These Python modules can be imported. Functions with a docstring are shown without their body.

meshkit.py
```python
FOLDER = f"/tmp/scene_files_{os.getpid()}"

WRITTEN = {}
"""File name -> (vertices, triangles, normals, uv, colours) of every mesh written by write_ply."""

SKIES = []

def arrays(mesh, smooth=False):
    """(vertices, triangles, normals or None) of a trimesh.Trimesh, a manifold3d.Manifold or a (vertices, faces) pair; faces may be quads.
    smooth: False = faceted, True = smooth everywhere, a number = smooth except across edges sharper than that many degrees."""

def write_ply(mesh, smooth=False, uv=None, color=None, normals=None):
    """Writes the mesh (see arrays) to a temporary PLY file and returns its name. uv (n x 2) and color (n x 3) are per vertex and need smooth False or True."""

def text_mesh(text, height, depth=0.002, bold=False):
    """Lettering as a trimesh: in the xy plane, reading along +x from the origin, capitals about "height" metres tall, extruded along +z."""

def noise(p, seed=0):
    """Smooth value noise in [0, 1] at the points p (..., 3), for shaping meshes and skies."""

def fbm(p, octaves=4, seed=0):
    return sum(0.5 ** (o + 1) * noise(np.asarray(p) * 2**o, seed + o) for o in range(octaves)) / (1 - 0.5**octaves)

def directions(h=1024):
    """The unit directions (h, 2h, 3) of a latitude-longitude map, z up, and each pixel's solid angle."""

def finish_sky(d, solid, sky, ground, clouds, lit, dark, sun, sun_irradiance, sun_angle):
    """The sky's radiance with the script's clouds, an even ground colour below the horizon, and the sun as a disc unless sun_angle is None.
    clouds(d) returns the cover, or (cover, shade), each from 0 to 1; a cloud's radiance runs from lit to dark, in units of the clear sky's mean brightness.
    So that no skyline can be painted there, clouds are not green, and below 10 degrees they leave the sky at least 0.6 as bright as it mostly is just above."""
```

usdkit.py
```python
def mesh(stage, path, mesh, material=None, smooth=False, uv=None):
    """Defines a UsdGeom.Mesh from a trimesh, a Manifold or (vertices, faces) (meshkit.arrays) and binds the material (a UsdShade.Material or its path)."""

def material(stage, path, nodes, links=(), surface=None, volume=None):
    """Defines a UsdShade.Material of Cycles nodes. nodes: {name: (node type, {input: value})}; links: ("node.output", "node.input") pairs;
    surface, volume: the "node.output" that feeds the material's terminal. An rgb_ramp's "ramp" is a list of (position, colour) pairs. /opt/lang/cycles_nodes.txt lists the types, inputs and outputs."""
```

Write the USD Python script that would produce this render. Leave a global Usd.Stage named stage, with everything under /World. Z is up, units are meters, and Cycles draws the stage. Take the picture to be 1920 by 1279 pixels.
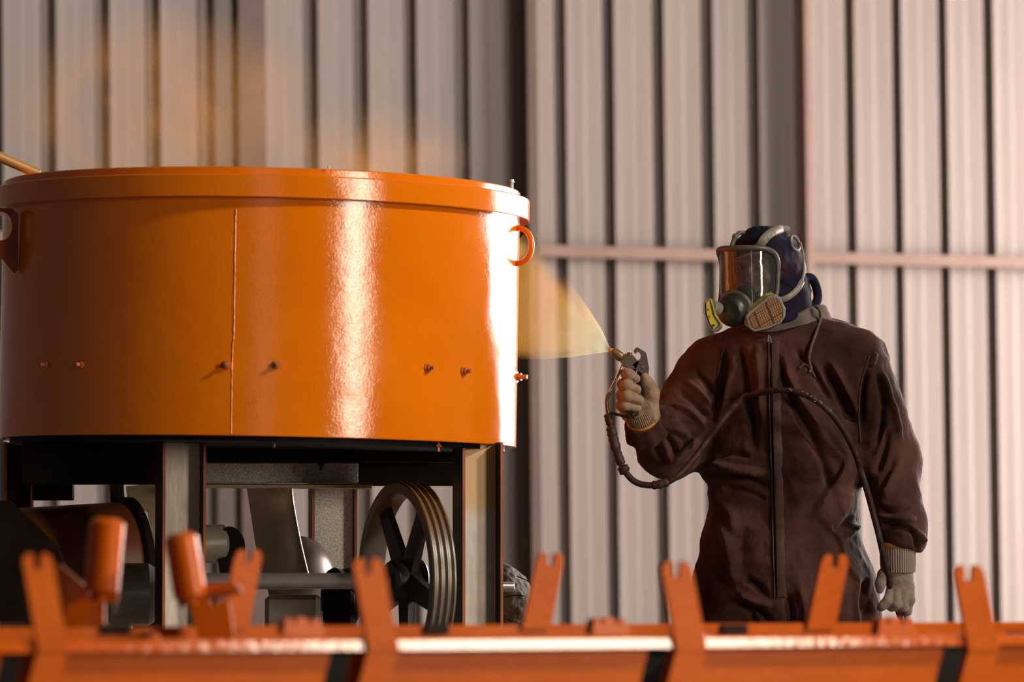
import math, random
import numpy as np, trimesh, usdkit, meshkit
import manifold3d as m3
from shapely.geometry import Polygon, Point, LineString, box as sbox
from shapely.ops import unary_union
from pxr import Usd, UsdGeom, UsdLux, UsdShade, Gf, Sdf

rng = np.random.default_rng(7)
stage = Usd.Stage.CreateInMemory()
UsdGeom.SetStageUpAxis(stage, UsdGeom.Tokens.z)
UsdGeom.SetStageMetersPerUnit(stage, 1.0)
UsdGeom.Xform.Define(stage, '/World')
UsdGeom.Scope.Define(stage, '/World/Looks')

# ------------------------------------------------------------------ camera
W, H, F = 1920.0, 1279.0, 9000.0            # focal length in pixels
CAM_Z, HORIZON = 0.84, 1085.0
PITCH = math.atan((HORIZON - H / 2) / F)
cp, sp = math.cos(PITCH), math.sin(PITCH)
cam = UsdGeom.Camera.Define(stage, '/World/camera')
cam.CreateHorizontalApertureAttr(36.0)
cam.CreateFocalLengthAttr(36.0 * F / W)
cam.CreateFStopAttr(2.9)
cam.CreateFocusDistanceAttr(12.85)
cam.CreateClippingRangeAttr(Gf.Vec2f(0.1, 200))
cam.CreateExposureAttr(0.0)
xf = UsdGeom.Xformable(cam)
xf.AddTranslateOp().Set(Gf.Vec3d(0, 0, CAM_Z))
xf.AddRotateXOp().Set(90 + math.degrees(PITCH))


def rect_light(name, centre, target, w, h, power, color):
    l = UsdLux.RectLight.Define(stage, '/World/' + name)
    l.CreateWidthAttr(w); l.CreateHeightAttr(h); l.CreateIntensityAttr(power)
    l.CreateColorAttr(Gf.Vec3f(*color))
    c, t = np.array(centre, float), np.array(target, float)
    z = c - t; z /= np.linalg.norm(z)
    x = np.cross([0, 0, 1.0], z); x /= np.linalg.norm(x); y = np.cross(z, x)
    m = Gf.Matrix4d(*x, 0, *y, 0, *z, 0, *c, 1)
    UsdGeom.Xformable(l).AddTransformOp().Set(m)
    return l


# daylight: a dim overcast sky outside the closed shell, and three tall openings of the hall (see wall_right and wall_front)
dome = UsdLux.DomeLight.Define(stage, '/World/sky_light')
dome.CreateIntensityAttr(0.03); dome.CreateColorAttr(Gf.Vec3f(0.85, 0.95, 1.1))
rect_light('rear_door_daylight', (7.32, 19.4, 2.1), (0, 19.4, 2.1), 3.8, 3.8, 38.0, (1.0, 0.89, 0.83))
rect_light('back_door_daylight', (4.70, 20.98, 2.7), (4.70 + 0.4, 20.98 - 1.0, 2.7), 3.6, 5.0, 34.0, (1.0, 0.93, 0.86))
rect_light('side_window_daylight', (7.32, 4.4, 2.35), (0, 4.4, 2.35), 2.2, 2.4, 38.0, (1.0, 0.90, 0.70))
rect_light('high_window_daylight', (7.32, 8.0, 6.2), (0, 8.0, 6.2), 1.0, 0.8, 400.0, (1.0, 0.94, 0.88))
rect_light('front_slot_daylight', (0.95, -6.32, 2.6), (0.95, 0, 2.6), 0.6, 3.6, 4.5, (1.0, 0.90, 0.72))

# ------------------------------------------------------------------ helpers
def P(px, py, Y):
    """The point at depth Y that the photograph shows at pixel (px, py)."""
    u, v = (px - W / 2) / F, (H / 2 - py) / F
    d = np.array([u, cp - v * sp, sp + v * cp])
    q = d * (Y / d[1])
    return q + np.array([0, 0, CAM_Z])


def PP(px, py, plane):
    """The same on the upright plane Y = Y0 + s X, plane = (Y0, s)."""
    u, v = (px - W / 2) / F, (H / 2 - py) / F
    d = np.array([u, cp - v * sp, sp + v * cp])
    t = plane[0] / (d[1] - plane[1] * d[0])
    return d * t + np.array([0, 0, CAM_Z])


def to_px(p):
    p = np.asarray(p, float) - np.array([0, 0, CAM_Z])
    fwd = p[..., 1] * cp + p[..., 2] * sp
    up = -p[..., 1] * sp + p[..., 2] * cp
    return W / 2 + F * p[..., 0] / fwd, H / 2 - F * up / fwd


used = {}
def numbered(path):
    k = used.get(path, -1) + 1
    used[path] = k
    return path if k == 0 else f'{path}_{k:03d}'


def tag(prim, label=None, category=None, group=None, kind=None):
    p = prim.GetPrim() if hasattr(prim, 'GetPrim') else prim
    for k, v in (('label', label), ('category', category), ('group', group), ('kind', kind)):
        if v:
            p.SetCustomDataByKey(k, v)
    return p


origin = {}
def thing(name, loc, label=None, category=None, group=None, kind=None):
    path = numbered('/World/' + name)
    x = UsdGeom.Xform.Define(stage, path)
    x.AddTranslateOp().Set(Gf.Vec3d(*map(float, loc)))
    origin[path] = np.array(loc, float)
    tag(x, label, category, group, kind)
    return path


def cat(*meshes):
    out = []
    for m in meshes:
        if m is None:
            continue
        v, f, _ = meshkit.arrays(m)
        out.append(trimesh.Trimesh(v, f, process=False))
    return trimesh.util.concatenate(out)


def part(name, mesh, mat, parent='/World', smooth=30, label=None, **kw):
    v, f, _ = meshkit.arrays(mesh)
    base = origin.get(parent, np.zeros(3))
    path = numbered(f'{parent}/{name}')
    usdkit.mesh(stage, path, trimesh.Trimesh(v - base, f, process=False), MAT[mat], smooth=smooth)
    origin[path] = base
    tag(stage.GetPrimAtPath(path), label, **kw)
    return path


def box(a, b):
    a, b = np.array(a, float), np.array(b, float)
    m = trimesh.creation.box(np.abs(b - a)); m.apply_translation((a + b) / 2)
    return m


def catmull(pts, n=8):
    p = np.array(pts, float)
    q = np.vstack([2 * p[0] - p[1], p, 2 * p[-1] - p[-2]])
    out = []
    for i in range(len(p) - 1):
        a, b, c, d = q[i:i + 4]
        for t in np.linspace(0, 1, n, endpoint=False):
            out.append(0.5 * ((2 * b) + (-a + c) * t + (2 * a - 5 * b + 4 * c - d) * t * t + (-a + 3 * b - 3 * c + d) * t ** 3))
    out.append(p[-1])
    return np.array(out)


def tube(pts, r, sides=12, closed=False, flat=None):
    """A capped tube along a polyline; r a radius or one per point; flat = (direction, factor) squashes the section."""
    p = np.array(pts, float); n = len(p)
    r = np.broadcast_to(np.asarray(r, float), (n,))
    if closed:
        t = np.roll(p, -1, 0) - np.roll(p, 1, 0)
    else:
        t = np.gradient(p, axis=0)
    t /= np.linalg.norm(t, axis=1, keepdims=True) + 1e-12
    a = np.cross(t[0], [0, 0, 1.0]) if abs(t[0][2]) < 0.9 else np.cross(t[0], [1.0, 0, 0])
    a /= np.linalg.norm(a)
    A = []
    for i in range(n):
        a = a - t[i] * (a @ t[i]); a /= np.linalg.norm(a) + 1e-12
        A.append(a)
    A = np.array(A); B = np.cross(t, A)
    ang = np.arange(sides) * 2 * np.pi / sides
    off = np.cos(ang)[None, :, None] * A[:, None] + np.sin(ang)[None, :, None] * B[:, None]
    if flat is not None:
        d = np.array(flat[0], float); d /= np.linalg.norm(d)
        off = off - (1 - flat[1]) * (off @ d)[..., None] * d
    v = p[:, None] + r[:, None, None] * off
    v = v.reshape(-1, 3)
    faces = []
    rows = n if closed else n - 1
    for i in range(rows):
        j = (i + 1) % n
        for k in range(sides):
            l = (k + 1) % sides
            faces.append([i * sides + k, i * sides + l, j * sides + l]); faces.append([i * sides + k, j * sides + l, j * sides + k])
    if not closed:
        v = np.vstack([v, p[0], p[-1]])
        for k in range(sides):
            l = (k + 1) % sides
            faces.append([n * sides, i0 := l, k]); faces.append([n * sides + 1, (n - 1) * sides + k, (n - 1) * sides + l])
    return trimesh.Trimesh(v, faces, process=False)


def frame(z, up=(0, 0, 1)):
    z = np.array(z, float); z /= np.linalg.norm(z)
    up = np.array(up, float)
    if abs(z @ up) > 0.95:
        up = np.array([0, 1.0, 0])
    x = np.cross(up, z); x /= np.linalg.norm(x); y = np.cross(z, x)
    m = np.eye(4); m[:3, 0], m[:3, 1], m[:3, 2] = x, y, z
    return m


def place(m, at, axis, up=(0, 0, 1)):
    """Turns the mesh's z axis to AXIS and moves its origin to AT."""
    m = m.copy(); T = frame(axis, up); T[:3, 3] = at
    m.apply_transform(T)
    return m


def lathe(profile, at=(0, 0, 0), axis=(0, 0, 1), sections=48):
    """profile: (radius, height) pairs from the axis round and back to it."""
    m = trimesh.creation.revolve(np.array(profile, float), sections=sections)
    m.fix_normals()
    return place(m, at, axis)


def rod(a, b, r, sides=24, bevel=0.15):
    a, b = np.array(a, float), np.array(b, float); L = np.linalg.norm(b - a); c = min(r * bevel, L * 0.2)
    return lathe([(0, 0), (r - c, 0), (r, c), (r, L - c), (r - c, L), (0, L)], a, b - a, sides)


def plate(pxpoly, plane, thick, rounded=0.0, front=0.0, holes=()):
    """A plate whose front outline is given in pixels on the upright plane (Y0, s); it is THICK deep, away from the camera."""
    s = plane[1]; n = math.hypot(1, s)
    T, N = np.array([1, s, 0]) / n, np.array([-s, 1, 0]) / n
    o = np.array([0, plane[0], 0])
    def flat(pts):
        q = np.array([PP(x, y, plane) for x, y in pts])
        return np.column_stack([(q - o) @ T, q[:, 2]])
    poly = Polygon(flat(pxpoly), [flat(h) for h in holes]).buffer(0)
    if rounded:
        poly = poly.buffer(-rounded).buffer(rounded, quad_segs=5)
    m = trimesh.creation.extrude_polygon(poly, thick, engine='earcut')
    v = m.vertices
    w = o + v[:, :1] * T + v[:, 1:2] * np.array([0, 0, 1.0]) + (v[:, 2:3] + front) * N
    m = trimesh.Trimesh(w, m.faces, process=False)
    m.fix_normals()
    return m


def bevel_box(size, r=0.004):
    s = np.array(size, float) / 2 - r
    pts = np.array([[x, y, z] for x in (-s[0], s[0]) for y in (-s[1], s[1]) for z in (-s[2], s[2])])
    off = np.vstack([np.eye(3), -np.eye(3)]) * r
    return trimesh.convex.convex_hull((pts[:, None] + off[None]).reshape(-1, 3))


def hull(points):
    return trimesh.convex.convex_hull(np.array(points, float))


def ball(c, r, scale=(1, 1, 1), T=None, sub=3):
    m = trimesh.creation.icosphere(sub, 1.0); v = m.vertices * (np.array(scale) * r)
    if T is not None:
        v = v @ np.array(T).T
    return trimesh.Trimesh(v + np.array(c), m.faces, process=False)


# ---- implicit surfaces
def taubin(m, iterations=6, lamb=0.5, nu=0.52):
    from scipy import sparse
    f = np.asarray(m.faces); n = len(m.vertices)
    a, b = np.concatenate([f[:, 0], f[:, 1], f[:, 2], f[:, 1], f[:, 2], f[:, 0]]), np.concatenate([f[:, 1], f[:, 2], f[:, 0], f[:, 0], f[:, 1], f[:, 2]])
    A = sparse.csr_matrix((np.ones(len(a)), (a, b)), shape=(n, n)); A.data[:] = 1
    d = np.maximum(np.asarray(A.sum(1)).ravel(), 1)
    v = np.array(m.vertices)
    for _ in range(iterations):
        for k in (lamb, -nu):
            v = v + k * ((A @ v) / d[:, None] - v)
    m.vertices = v
    return m


def surface(f, lo, hi, h):
    """Surface nets of f = 0 on a grid of step h."""
    lo, hi = np.array(lo, float), np.array(hi, float)
    n = np.ceil((hi - lo) / h).astype(int) + 1
    ax = [lo[k] + h * np.arange(n[k]) for k in range(3)]
    V = np.empty(n, np.float32)
    step = max(1, int(400000 // (n[1] * n[2])))
    for i in range(0, n[0], step):
        g = np.stack(np.meshgrid(ax[0][i:i + step], ax[1], ax[2], indexing='ij'), -1)
        V[i:i + step] = f(g.reshape(-1, 3)).reshape(g.shape[:3])
    S = V < 0
    acc = np.zeros(tuple(n - 1) + (3,)); cnt = np.zeros(tuple(n - 1))
    c = [slice(None, -1), slice(1, None)]
    for axis in range(3):
        o1, o2 = [k for k in range(3) if k != axis]
        for a in (0, 1):
            for b in (0, 1):
                s0, s1 = [None] * 3, [None] * 3
                s0[axis], s1[axis] = c[0], c[1]
                s0[o1] = s1[o1] = c[a]; s0[o2] = s1[o2] = c[b]
                v0, v1 = V[tuple(s0)], V[tuple(s1)]
                cross = (v0 < 0) != (v1 < 0)
                t = np.where(cross, v0 / np.where(v0 == v1, 1, v0 - v1), 0)
                acc[..., axis] += np.where(cross, t, 0); acc[..., o1] += cross * a; acc[..., o2] += cross * b
                cnt += cross
    active = cnt > 0
    idx = -np.ones(active.shape, int); idx[active] = np.arange(active.sum())
    cells = np.argwhere(active)
    verts = lo + h * (cells + acc[active] / cnt[active][:, None])
    quads = []
    for axis in range(3):
        o1, o2 = (axis + 1) % 3, (axis + 2) % 3
        s0, s1 = [slice(None)] * 3, [slice(None)] * 3
        s0[axis], s1[axis] = c[0], c[1]
        A, B = S[tuple(s0)], S[tuple(s1)]
        for flip in (False, True):
            e = np.argwhere((A & ~B) if not flip else (~A & B))
            e = e[(e[:, o1] > 0) & (e[:, o2] > 0) & (e[:, o1] < n[o1] - 1) & (e[:, o2] < n[o2] - 1)]
            q = []
            for da, db in ((1, 1), (0, 1), (0, 0), (1, 0)):
                k = e.copy(); k[:, o1] -= da; k[:, o2] -= db
                q.append(idx[k[:, 0], k[:, 1], k[:, 2]])
            q = np.stack(q, 1)
            quads.append(q[:, ::-1] if flip else q)
    q = np.vstack(quads)
    f = np.vstack([q[:, [0, 1, 2]], q[:, [0, 2, 3]]])
    m = trimesh.Trimesh(verts, f, process=False)
    taubin(m)
    return m


def cone(p, a, b, ra, rb):
    a, b = np.asarray(a), np.asarray(b); ab = b - a
    t = np.clip((p - a) @ ab / (ab @ ab), 0, 1)
    return np.linalg.norm(p - a - t[:, None] * ab, axis=1) - (ra + t * (rb - ra))


def chain(p, pts, rs, k=0.01):
    d = None
    for i in range(len(pts) - 1):
        e = cone(p, pts[i], pts[i + 1], rs[i], rs[i + 1])
        d = e if d is None else smin(d, e, k)
    return d


def ell(p, c, r, R=None):
    q = p - np.asarray(c)
    if R is not None:
        q = q @ np.asarray(R)
    r = np.asarray(r, float)
    k0 = np.linalg.norm(q / r, axis=1); k1 = np.linalg.norm(q / r ** 2, axis=1)
    return k0 * (k0 - 1) / np.maximum(k1, 1e-9)


def smin(a, b, k):
    h = np.clip(0.5 + 0.5 * (b - a) / k, 0, 1)
    return b + (a - b) * h - k * h * (1 - h)


def smax(a, b, k):
    return -smin(-a, -b, k)


def folds(mesh, lines, fine=None):
    """Presses folds into cloth: lines = (pixel polyline, width in pixels, height in metres); only where the cloth faces the camera's side."""
    v = np.array(mesh.vertices); nrm = np.array(mesh.vertex_normals)
    px, py = to_px(v)
    facing = np.clip(0.15 - nrm[:, 1], 0, 1)
    facing = np.clip(facing * 2.0, 0, 1)
    d = np.zeros(len(v))
    q = np.column_stack([px, py])
    for pts, w, a in lines:
        pts = catmull([(x, y, 0) for x, y in pts], 5)[:, :2] if len(pts) > 2 else np.array(pts, float)
        best = np.full(len(v), 1e9); at = np.zeros(len(v))
        m = len(pts) - 1
        for i in range(m):
            ab = pts[i + 1] - pts[i]
            t = np.clip((q - pts[i]) @ ab / (ab @ ab), 0, 1)
            e = np.linalg.norm(q - pts[i] - t[:, None] * ab, axis=1)
            near = e < best
            best = np.where(near, e, best); at = np.where(near, (i + t) / m, at)
        taper = np.clip(np.sin(np.pi * np.clip(at, 0.02, 0.98)) * 1.8, 0, 1)
        x = best / w
        d += a * facing * taper * np.exp(-x * x) * (1 - 0.35 * x * x)
    if fine is not None:
        d += fine(v)
    return trimesh.Trimesh(v + nrm * d[:, None], mesh.faces, process=False)


# ------------------------------------------------------------------ materials
MAT = {}
def mat(name, nodes, links=(), surface=None, volume=None):
    MAT[name] = usdkit.material(stage, '/World/Looks/' + name, nodes, links, surface=surface, volume=volume)


def plain(name, color, rough=0.5, metallic=0.0, spec=0.5, var=0.0, scale=8.0, color2=None, bump=0.0, bump_scale=200.0, coat=0.0, detail=4.0, stretch=(1, 1, 1), ramp=(0.35, 0.65), diffuse_rough=0.0, sheen=0.0):
    """A principled surface with noise between two tones and a fine bump."""
    c = np.array(color, float)
    c2 = np.array(color2, float) if color2 is not None else np.clip(c * (1 + var), 0, 1)
    c1 = c if color2 is not None else c * (1 - var)
    nodes = {'g': ('geometry', {}), 'm': ('mapping', {'scale': stretch}), 'n': ('noise_texture', {'scale': scale, 'detail': detail, 'roughness': 0.6}),
             'r': ('rgb_ramp', {'ramp': [(0, tuple(c1)), (ramp[0], tuple(c1)), (ramp[1], tuple(c2)), (1, tuple(c2))]}),
             'p': ('principled_bsdf', {'roughness': rough, 'metallic': metallic, 'specular_ior_level': spec, 'coat_weight': coat, 'diffuse_roughness': diffuse_rough, 'sheen_weight': sheen})}
    links = [('g.position', 'm.vector'), ('m.vector', 'n.vector'), ('n.fac', 'r.fac'), ('r.color', 'p.base_color')]
    if bump:
        nodes['b'] = ('noise_texture', {'scale': bump_scale, 'detail': 2.0})
        nodes['k'] = ('bump', {'strength': 1.0, 'distance': bump})
        links += [('m.vector', 'b.vector'), ('b.fac', 'k.height'), ('k.normal', 'p.normal')]
    mat(name, nodes, links, 'p.BSDF')


def oversprayed(name, color, color2, z0, z1, paint, rough=0.4, metallic=0.2, scale=30, stretch=(1, 1, 0.25)):
    """Bare steel dusted with orange paint from above: the dust is thickest at height z1 and ragged down to z0."""
    mat(name, {'g': ('geometry', {}), 'm': ('mapping', {'scale': stretch}), 'n': ('noise_texture', {'scale': scale, 'detail': 7.0, 'roughness': 0.6}), 'w': ('noise_texture', {'scale': 9.0, 'detail': 3.0}),
               'r': ('rgb_ramp', {'ramp': [(0, color), (0.35, color), (0.65, color2), (1, color2)]}), 'x': ('separate_xyz', {}), 'a': ('math', {'math_type': 'multiply_add', 'value2': 0.12}),
               'q': ('map_range', {'from_min': z0 + 0.06, 'from_max': z1 + 0.06, 'to_min': 0.0, 'to_max': 0.85, 'clamp': True}), 'c': ('mix_color', {'b': paint}),
               'p': ('principled_bsdf', {'roughness': rough, 'metallic': metallic})},
        [('g.position', 'm.vector'), ('m.vector', 'n.vector'), ('g.position', 'w.vector'), ('n.fac', 'r.fac'), ('g.position', 'x.vector'), ('w.fac', 'a.value1'), ('x.z', 'a.value3'), ('a.value', 'q.value'),
         ('q.result', 'c.fac'), ('r.color', 'c.a'), ('c.result', 'p.base_color')], 'p.BSDF')


# glossy orange enamel with orange peel and broad dents
mat('orange_enamel', {
    'g': ('geometry', {}),
    'n1': ('noise_texture', {'scale': 170.0, 'detail': 3.0, 'roughness': 0.65}),
    'n2': ('noise_texture', {'scale': 9.0, 'detail': 3.0}),
    'n3': ('noise_texture', {'scale': 4.0, 'detail': 5.0, 'roughness': 0.65}),
    'b1': ('bump', {'strength': 1.0, 'distance': 0.00042}),
    'b2': ('bump', {'strength': 1.0, 'distance': 0.0020}),
    'r': ('rgb_ramp', {'ramp': [(0, (0.70, 0.142, 0.0)), (0.4, (0.74, 0.158, 0.0003)), (0.62, (0.78, 0.176, 0.001)), (1, (0.80, 0.188, 0.001))]}),
    'q': ('map_range', {'from_min': 0.3, 'from_max': 0.7, 'to_min': 0.07, 'to_max': 0.15}),
    'p': ('principled_bsdf', {'specular_ior_level': 0.5}),
}, [('g.position', 'n1.vector'), ('g.position', 'n2.vector'), ('g.position', 'n3.vector'), ('n3.fac', 'r.fac'), ('r.color', 'p.base_color'), ('n3.fac', 'q.value'), ('q.result', 'p.roughness'),
    ('n2.fac', 'b2.height'), ('b2.normal', 'b1.normal'), ('n1.fac', 'b1.height'), ('b1.normal', 'p.normal')], 'p.BSDF')
plain('orange_gloss', (0.48, 0.072, 0.0), rough=0.1, color2=(0.55, 0.09, 0.0), scale=5, bump=0.0006, bump_scale=60)
plain('orange_frame', (0.41, 0.066, 0.0), rough=0.3, spec=0.08, color2=(0.48, 0.084, 0.0), scale=5, bump=0.0006, bump_scale=60)
plain('orange_roller', (0.48, 0.080, 0.0), rough=0.3, spec=0.2, var=0.1)
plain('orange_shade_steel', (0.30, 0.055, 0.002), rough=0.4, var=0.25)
plain('overspray_olive', (0.36, 0.16, 0.02), rough=0.45, var=0.2)
plain('galvanised', (0.34, 0.29, 0.255), rough=0.45, metallic=0.35, color2=(0.46, 0.40, 0.355), scale=40, detail=6, bump=0.0003, bump_scale=500)
plain('brushed_leg', (0.52, 0.43, 0.36), rough=0.5, metallic=0.1, color2=(0.74, 0.62, 0.52), scale=30, detail=8, stretch=(1, 1, 0.22), bump=0.0006, bump_scale=160)
oversprayed('brushed_leg_sprayed', (0.46, 0.39, 0.33), (0.66, 0.56, 0.48), 0.99, 1.05, (0.62, 0.34, 0.13), rough=0.5, metallic=0.1)
plain('speckled_steel', (0.46, 0.41, 0.38), rough=0.5, metallic=0.1, color2=(0.84, 0.76, 0.72), scale=240, detail=3, ramp=(0.40, 0.62))
plain('dark_steel_and_shade', (0.020, 0.010, 0.006), rough=0.7, var=0.3, spec=0.12)  # dark steel parts; also the shadow plate over the motor
plain('black_iron_and_shade', (0.009, 0.006, 0.004), rough=0.65, var=0.3, spec=0.12)  # iron parts; also shade under the drum, behind gaps and in creases
plain('flange_brown', (0.040, 0.018, 0.010), rough=0.55, spec=0.2, var=0.3)
plain('sheave_shaded', (0.045, 0.036, 0.029), rough=0.4, spec=0.3, var=0.2)  # spokes and hub: shade of the side turned from the key, as colour
plain('red_oxide', (0.19, 0.050, 0.018), rough=0.5, var=0.2)
plain('tan_sheet', (0.34, 0.215, 0.10), rough=0.45, color2=(0.42, 0.32, 0.22), scale=4)
plain('grey_machine', (0.34, 0.29, 0.24), rough=0.32, metallic=0.25, var=0.15, scale=12)
oversprayed('overspray_sheave', (0.16, 0.125, 0.095), (0.20, 0.155, 0.115), 0.93, 1.06, (0.30, 0.11, 0.012), rough=0.36)
plain('shaft_steel', (0.36, 0.31, 0.27), rough=0.22, metallic=0.7, var=0.1, scale=30)
plain('plastic_wrap', (0.055, 0.028, 0.010), rough=0.7, spec=0.1, color2=(0.062, 0.046, 0.034), scale=9, bump=0.0015, bump_scale=18)
plain('bolt_orange', (0.55, 0.14, 0.035), rough=0.4, var=0.15)
plain('cladding', (0.235, 0.188, 0.168), rough=0.5, metallic=0.2, color2=(0.27, 0.218, 0.195), scale=3, stretch=(6, 6, 0.25), bump=0.0006, bump_scale=25)
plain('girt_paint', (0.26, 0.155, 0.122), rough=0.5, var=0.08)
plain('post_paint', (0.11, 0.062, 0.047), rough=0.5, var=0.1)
plain('concrete', (0.10, 0.09, 0.08), rough=0.8, var=0.25, scale=3)
plain('hall_sheet', (0.05, 0.046, 0.044), rough=0.6, var=0.1, scale=2)
plain('coverall_cloth', (0.034, 0.0125, 0.0080), rough=0.9, color2=(0.120, 0.052, 0.039), scale=4.5, detail=9, ramp=(0.36, 0.66), bump=0.0008, bump_scale=420, spec=0.12, diffuse_rough=0.6)
plain('coverall_seam', (0.050, 0.026, 0.020), rough=0.9, color2=(0.085, 0.048, 0.038), scale=14, bump=0.0006, bump_scale=420, spec=0.12)
plain('collar_dust', (0.085, 0.058, 0.048), rough=0.9, color2=(0.15, 0.115, 0.10), scale=12, spec=0.12, bump=0.0008, bump_scale=420)
plain('hood_cloth', (0.0045, 0.0036, 0.014), rough=0.85, color2=(0.026, 0.006, 0.008), scale=11, detail=2, ramp=(0.48, 0.62), spec=0.2, bump=0.001, bump_scale=300)
plain('scarf_cloth', (0.006, 0.005, 0.018), rough=0.85, var=0.3, scale=30, spec=0.2, bump=0.001, bump_scale=250)
plain('emblem_white', (0.30, 0.20, 0.20), rough=0.8, var=0.15, scale=50)
plain('glove_knit', (0.32, 0.205, 0.13), rough=0.95, color2=(0.17, 0.065, 0.022), scale=26, detail=3, ramp=(0.52, 0.78), bump=0.0010, bump_scale=550, spec=0.1, sheen=0.2)
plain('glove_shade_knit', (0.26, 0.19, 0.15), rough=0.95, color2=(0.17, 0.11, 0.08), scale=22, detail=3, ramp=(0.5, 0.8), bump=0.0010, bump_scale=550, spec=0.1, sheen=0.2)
plain('glove_hem', (0.55, 0.20, 0.015), rough=0.9, var=0.15, scale=40)
plain('boot_leather', (0.03, 0.02, 0.015), rough=0.6, var=0.3)
plain('mask_rubber', (0.085, 0.068, 0.05), rough=0.45, var=0.2, scale=30)
plain('valve_black', (0.022, 0.017, 0.013), rough=0.4, var=0.2, scale=30)
plain('strap_rubber', (0.20, 0.165, 0.12), rough=0.5, var=0.2, scale=40)
plain('filter_yellow', (0.55, 0.42, 0.015), rough=0.45, color2=(0.36, 0.27, 0.02), scale=40, ramp=(0.5, 0.75))
plain('filter_rim', (0.20, 0.17, 0.135), rough=0.45, var=0.15, scale=40)
plain('filter_mesh', (0.36, 0.175, 0.06), rough=0.7, color2=(0.27, 0.12, 0.04), scale=60)
plain('filter_groove', (0.10, 0.04, 0.015), rough=0.8)
plain('mark_dark', (0.03, 0.025, 0.01), rough=0.7)
plain('skin', (0.23, 0.12, 0.08), rough=0.5, var=0.12, scale=20)
plain('nose_cup', (0.10, 0.10, 0.10), rough=0.5, var=0.1)
plain('eye_white', (0.30, 0.26, 0.22), rough=0.2)
plain('eye_dark', (0.02, 0.012, 0.01), rough=0.15)
plain('gun_metal', (0.15, 0.105, 0.08), rough=0.28, metallic=0.5, color2=(0.12, 0.06, 0.03), scale=45, ramp=(0.48, 0.72))
plain('gun_plate', (0.13, 0.10, 0.085), rough=0.3, metallic=0.5, color2=(0.13, 0.07, 0.045), scale=35, ramp=(0.5, 0.75))
plain('chrome', (0.62, 0.56, 0.50), rough=0.12, metallic=1.0, var=0.1, scale=60)
plain('nozzle_orange', (0.75, 0.22, 0.01), rough=0.4, var=0.15, scale=60)
plain('nozzle_brass', (0.30, 0.19, 0.07), rough=0.35, metallic=0.5, color2=(0.16, 0.09, 0.03), scale=50)
plain('hose_rubber', (0.022, 0.009, 0.007), rough=0.6, spec=0.2, color2=(0.055, 0.028, 0.022), scale=40, bump=0.001, bump_scale=120)
plain('hose_tape', (0.034, 0.011, 0.008), rough=0.55, spec=0.25, color2=(0.07, 0.03, 0.022), scale=50, bump=0.001, bump_scale=150)
plain('hose_paint_flake', (0.17, 0.13, 0.11), rough=0.7, var=0.2, scale=60)
plain('cord', (0.10, 0.055, 0.042), rough=0.8, var=0.2, scale=100)
plain('zip_metal', (0.25, 0.23, 0.15), rough=0.4, metallic=0.6)
mat('visor_clear', {'t': ('transparent_bsdf', {'color': (0.70, 0.70, 0.68)}), 'd': ('principled_bsdf', {'base_color': (0.11, 0.10, 0.09), 'roughness': 0.6}), 'x': ('mix_closure', {'fac': 0.22}),
                    's': ('glossy_bsdf', {'color': (0.9, 0.9, 0.9), 'roughness': 0.04}), 'f': ('fresnel', {'IOR': 1.55}), 'm': ('mix_closure', {})},
    [('t.BSDF', 'x.closure1'), ('d.BSDF', 'x.closure2'), ('f.fac', 'm.fac'), ('x.closure', 'm.closure1'), ('s.BSDF', 'm.closure2')], 'm.closure')

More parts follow.
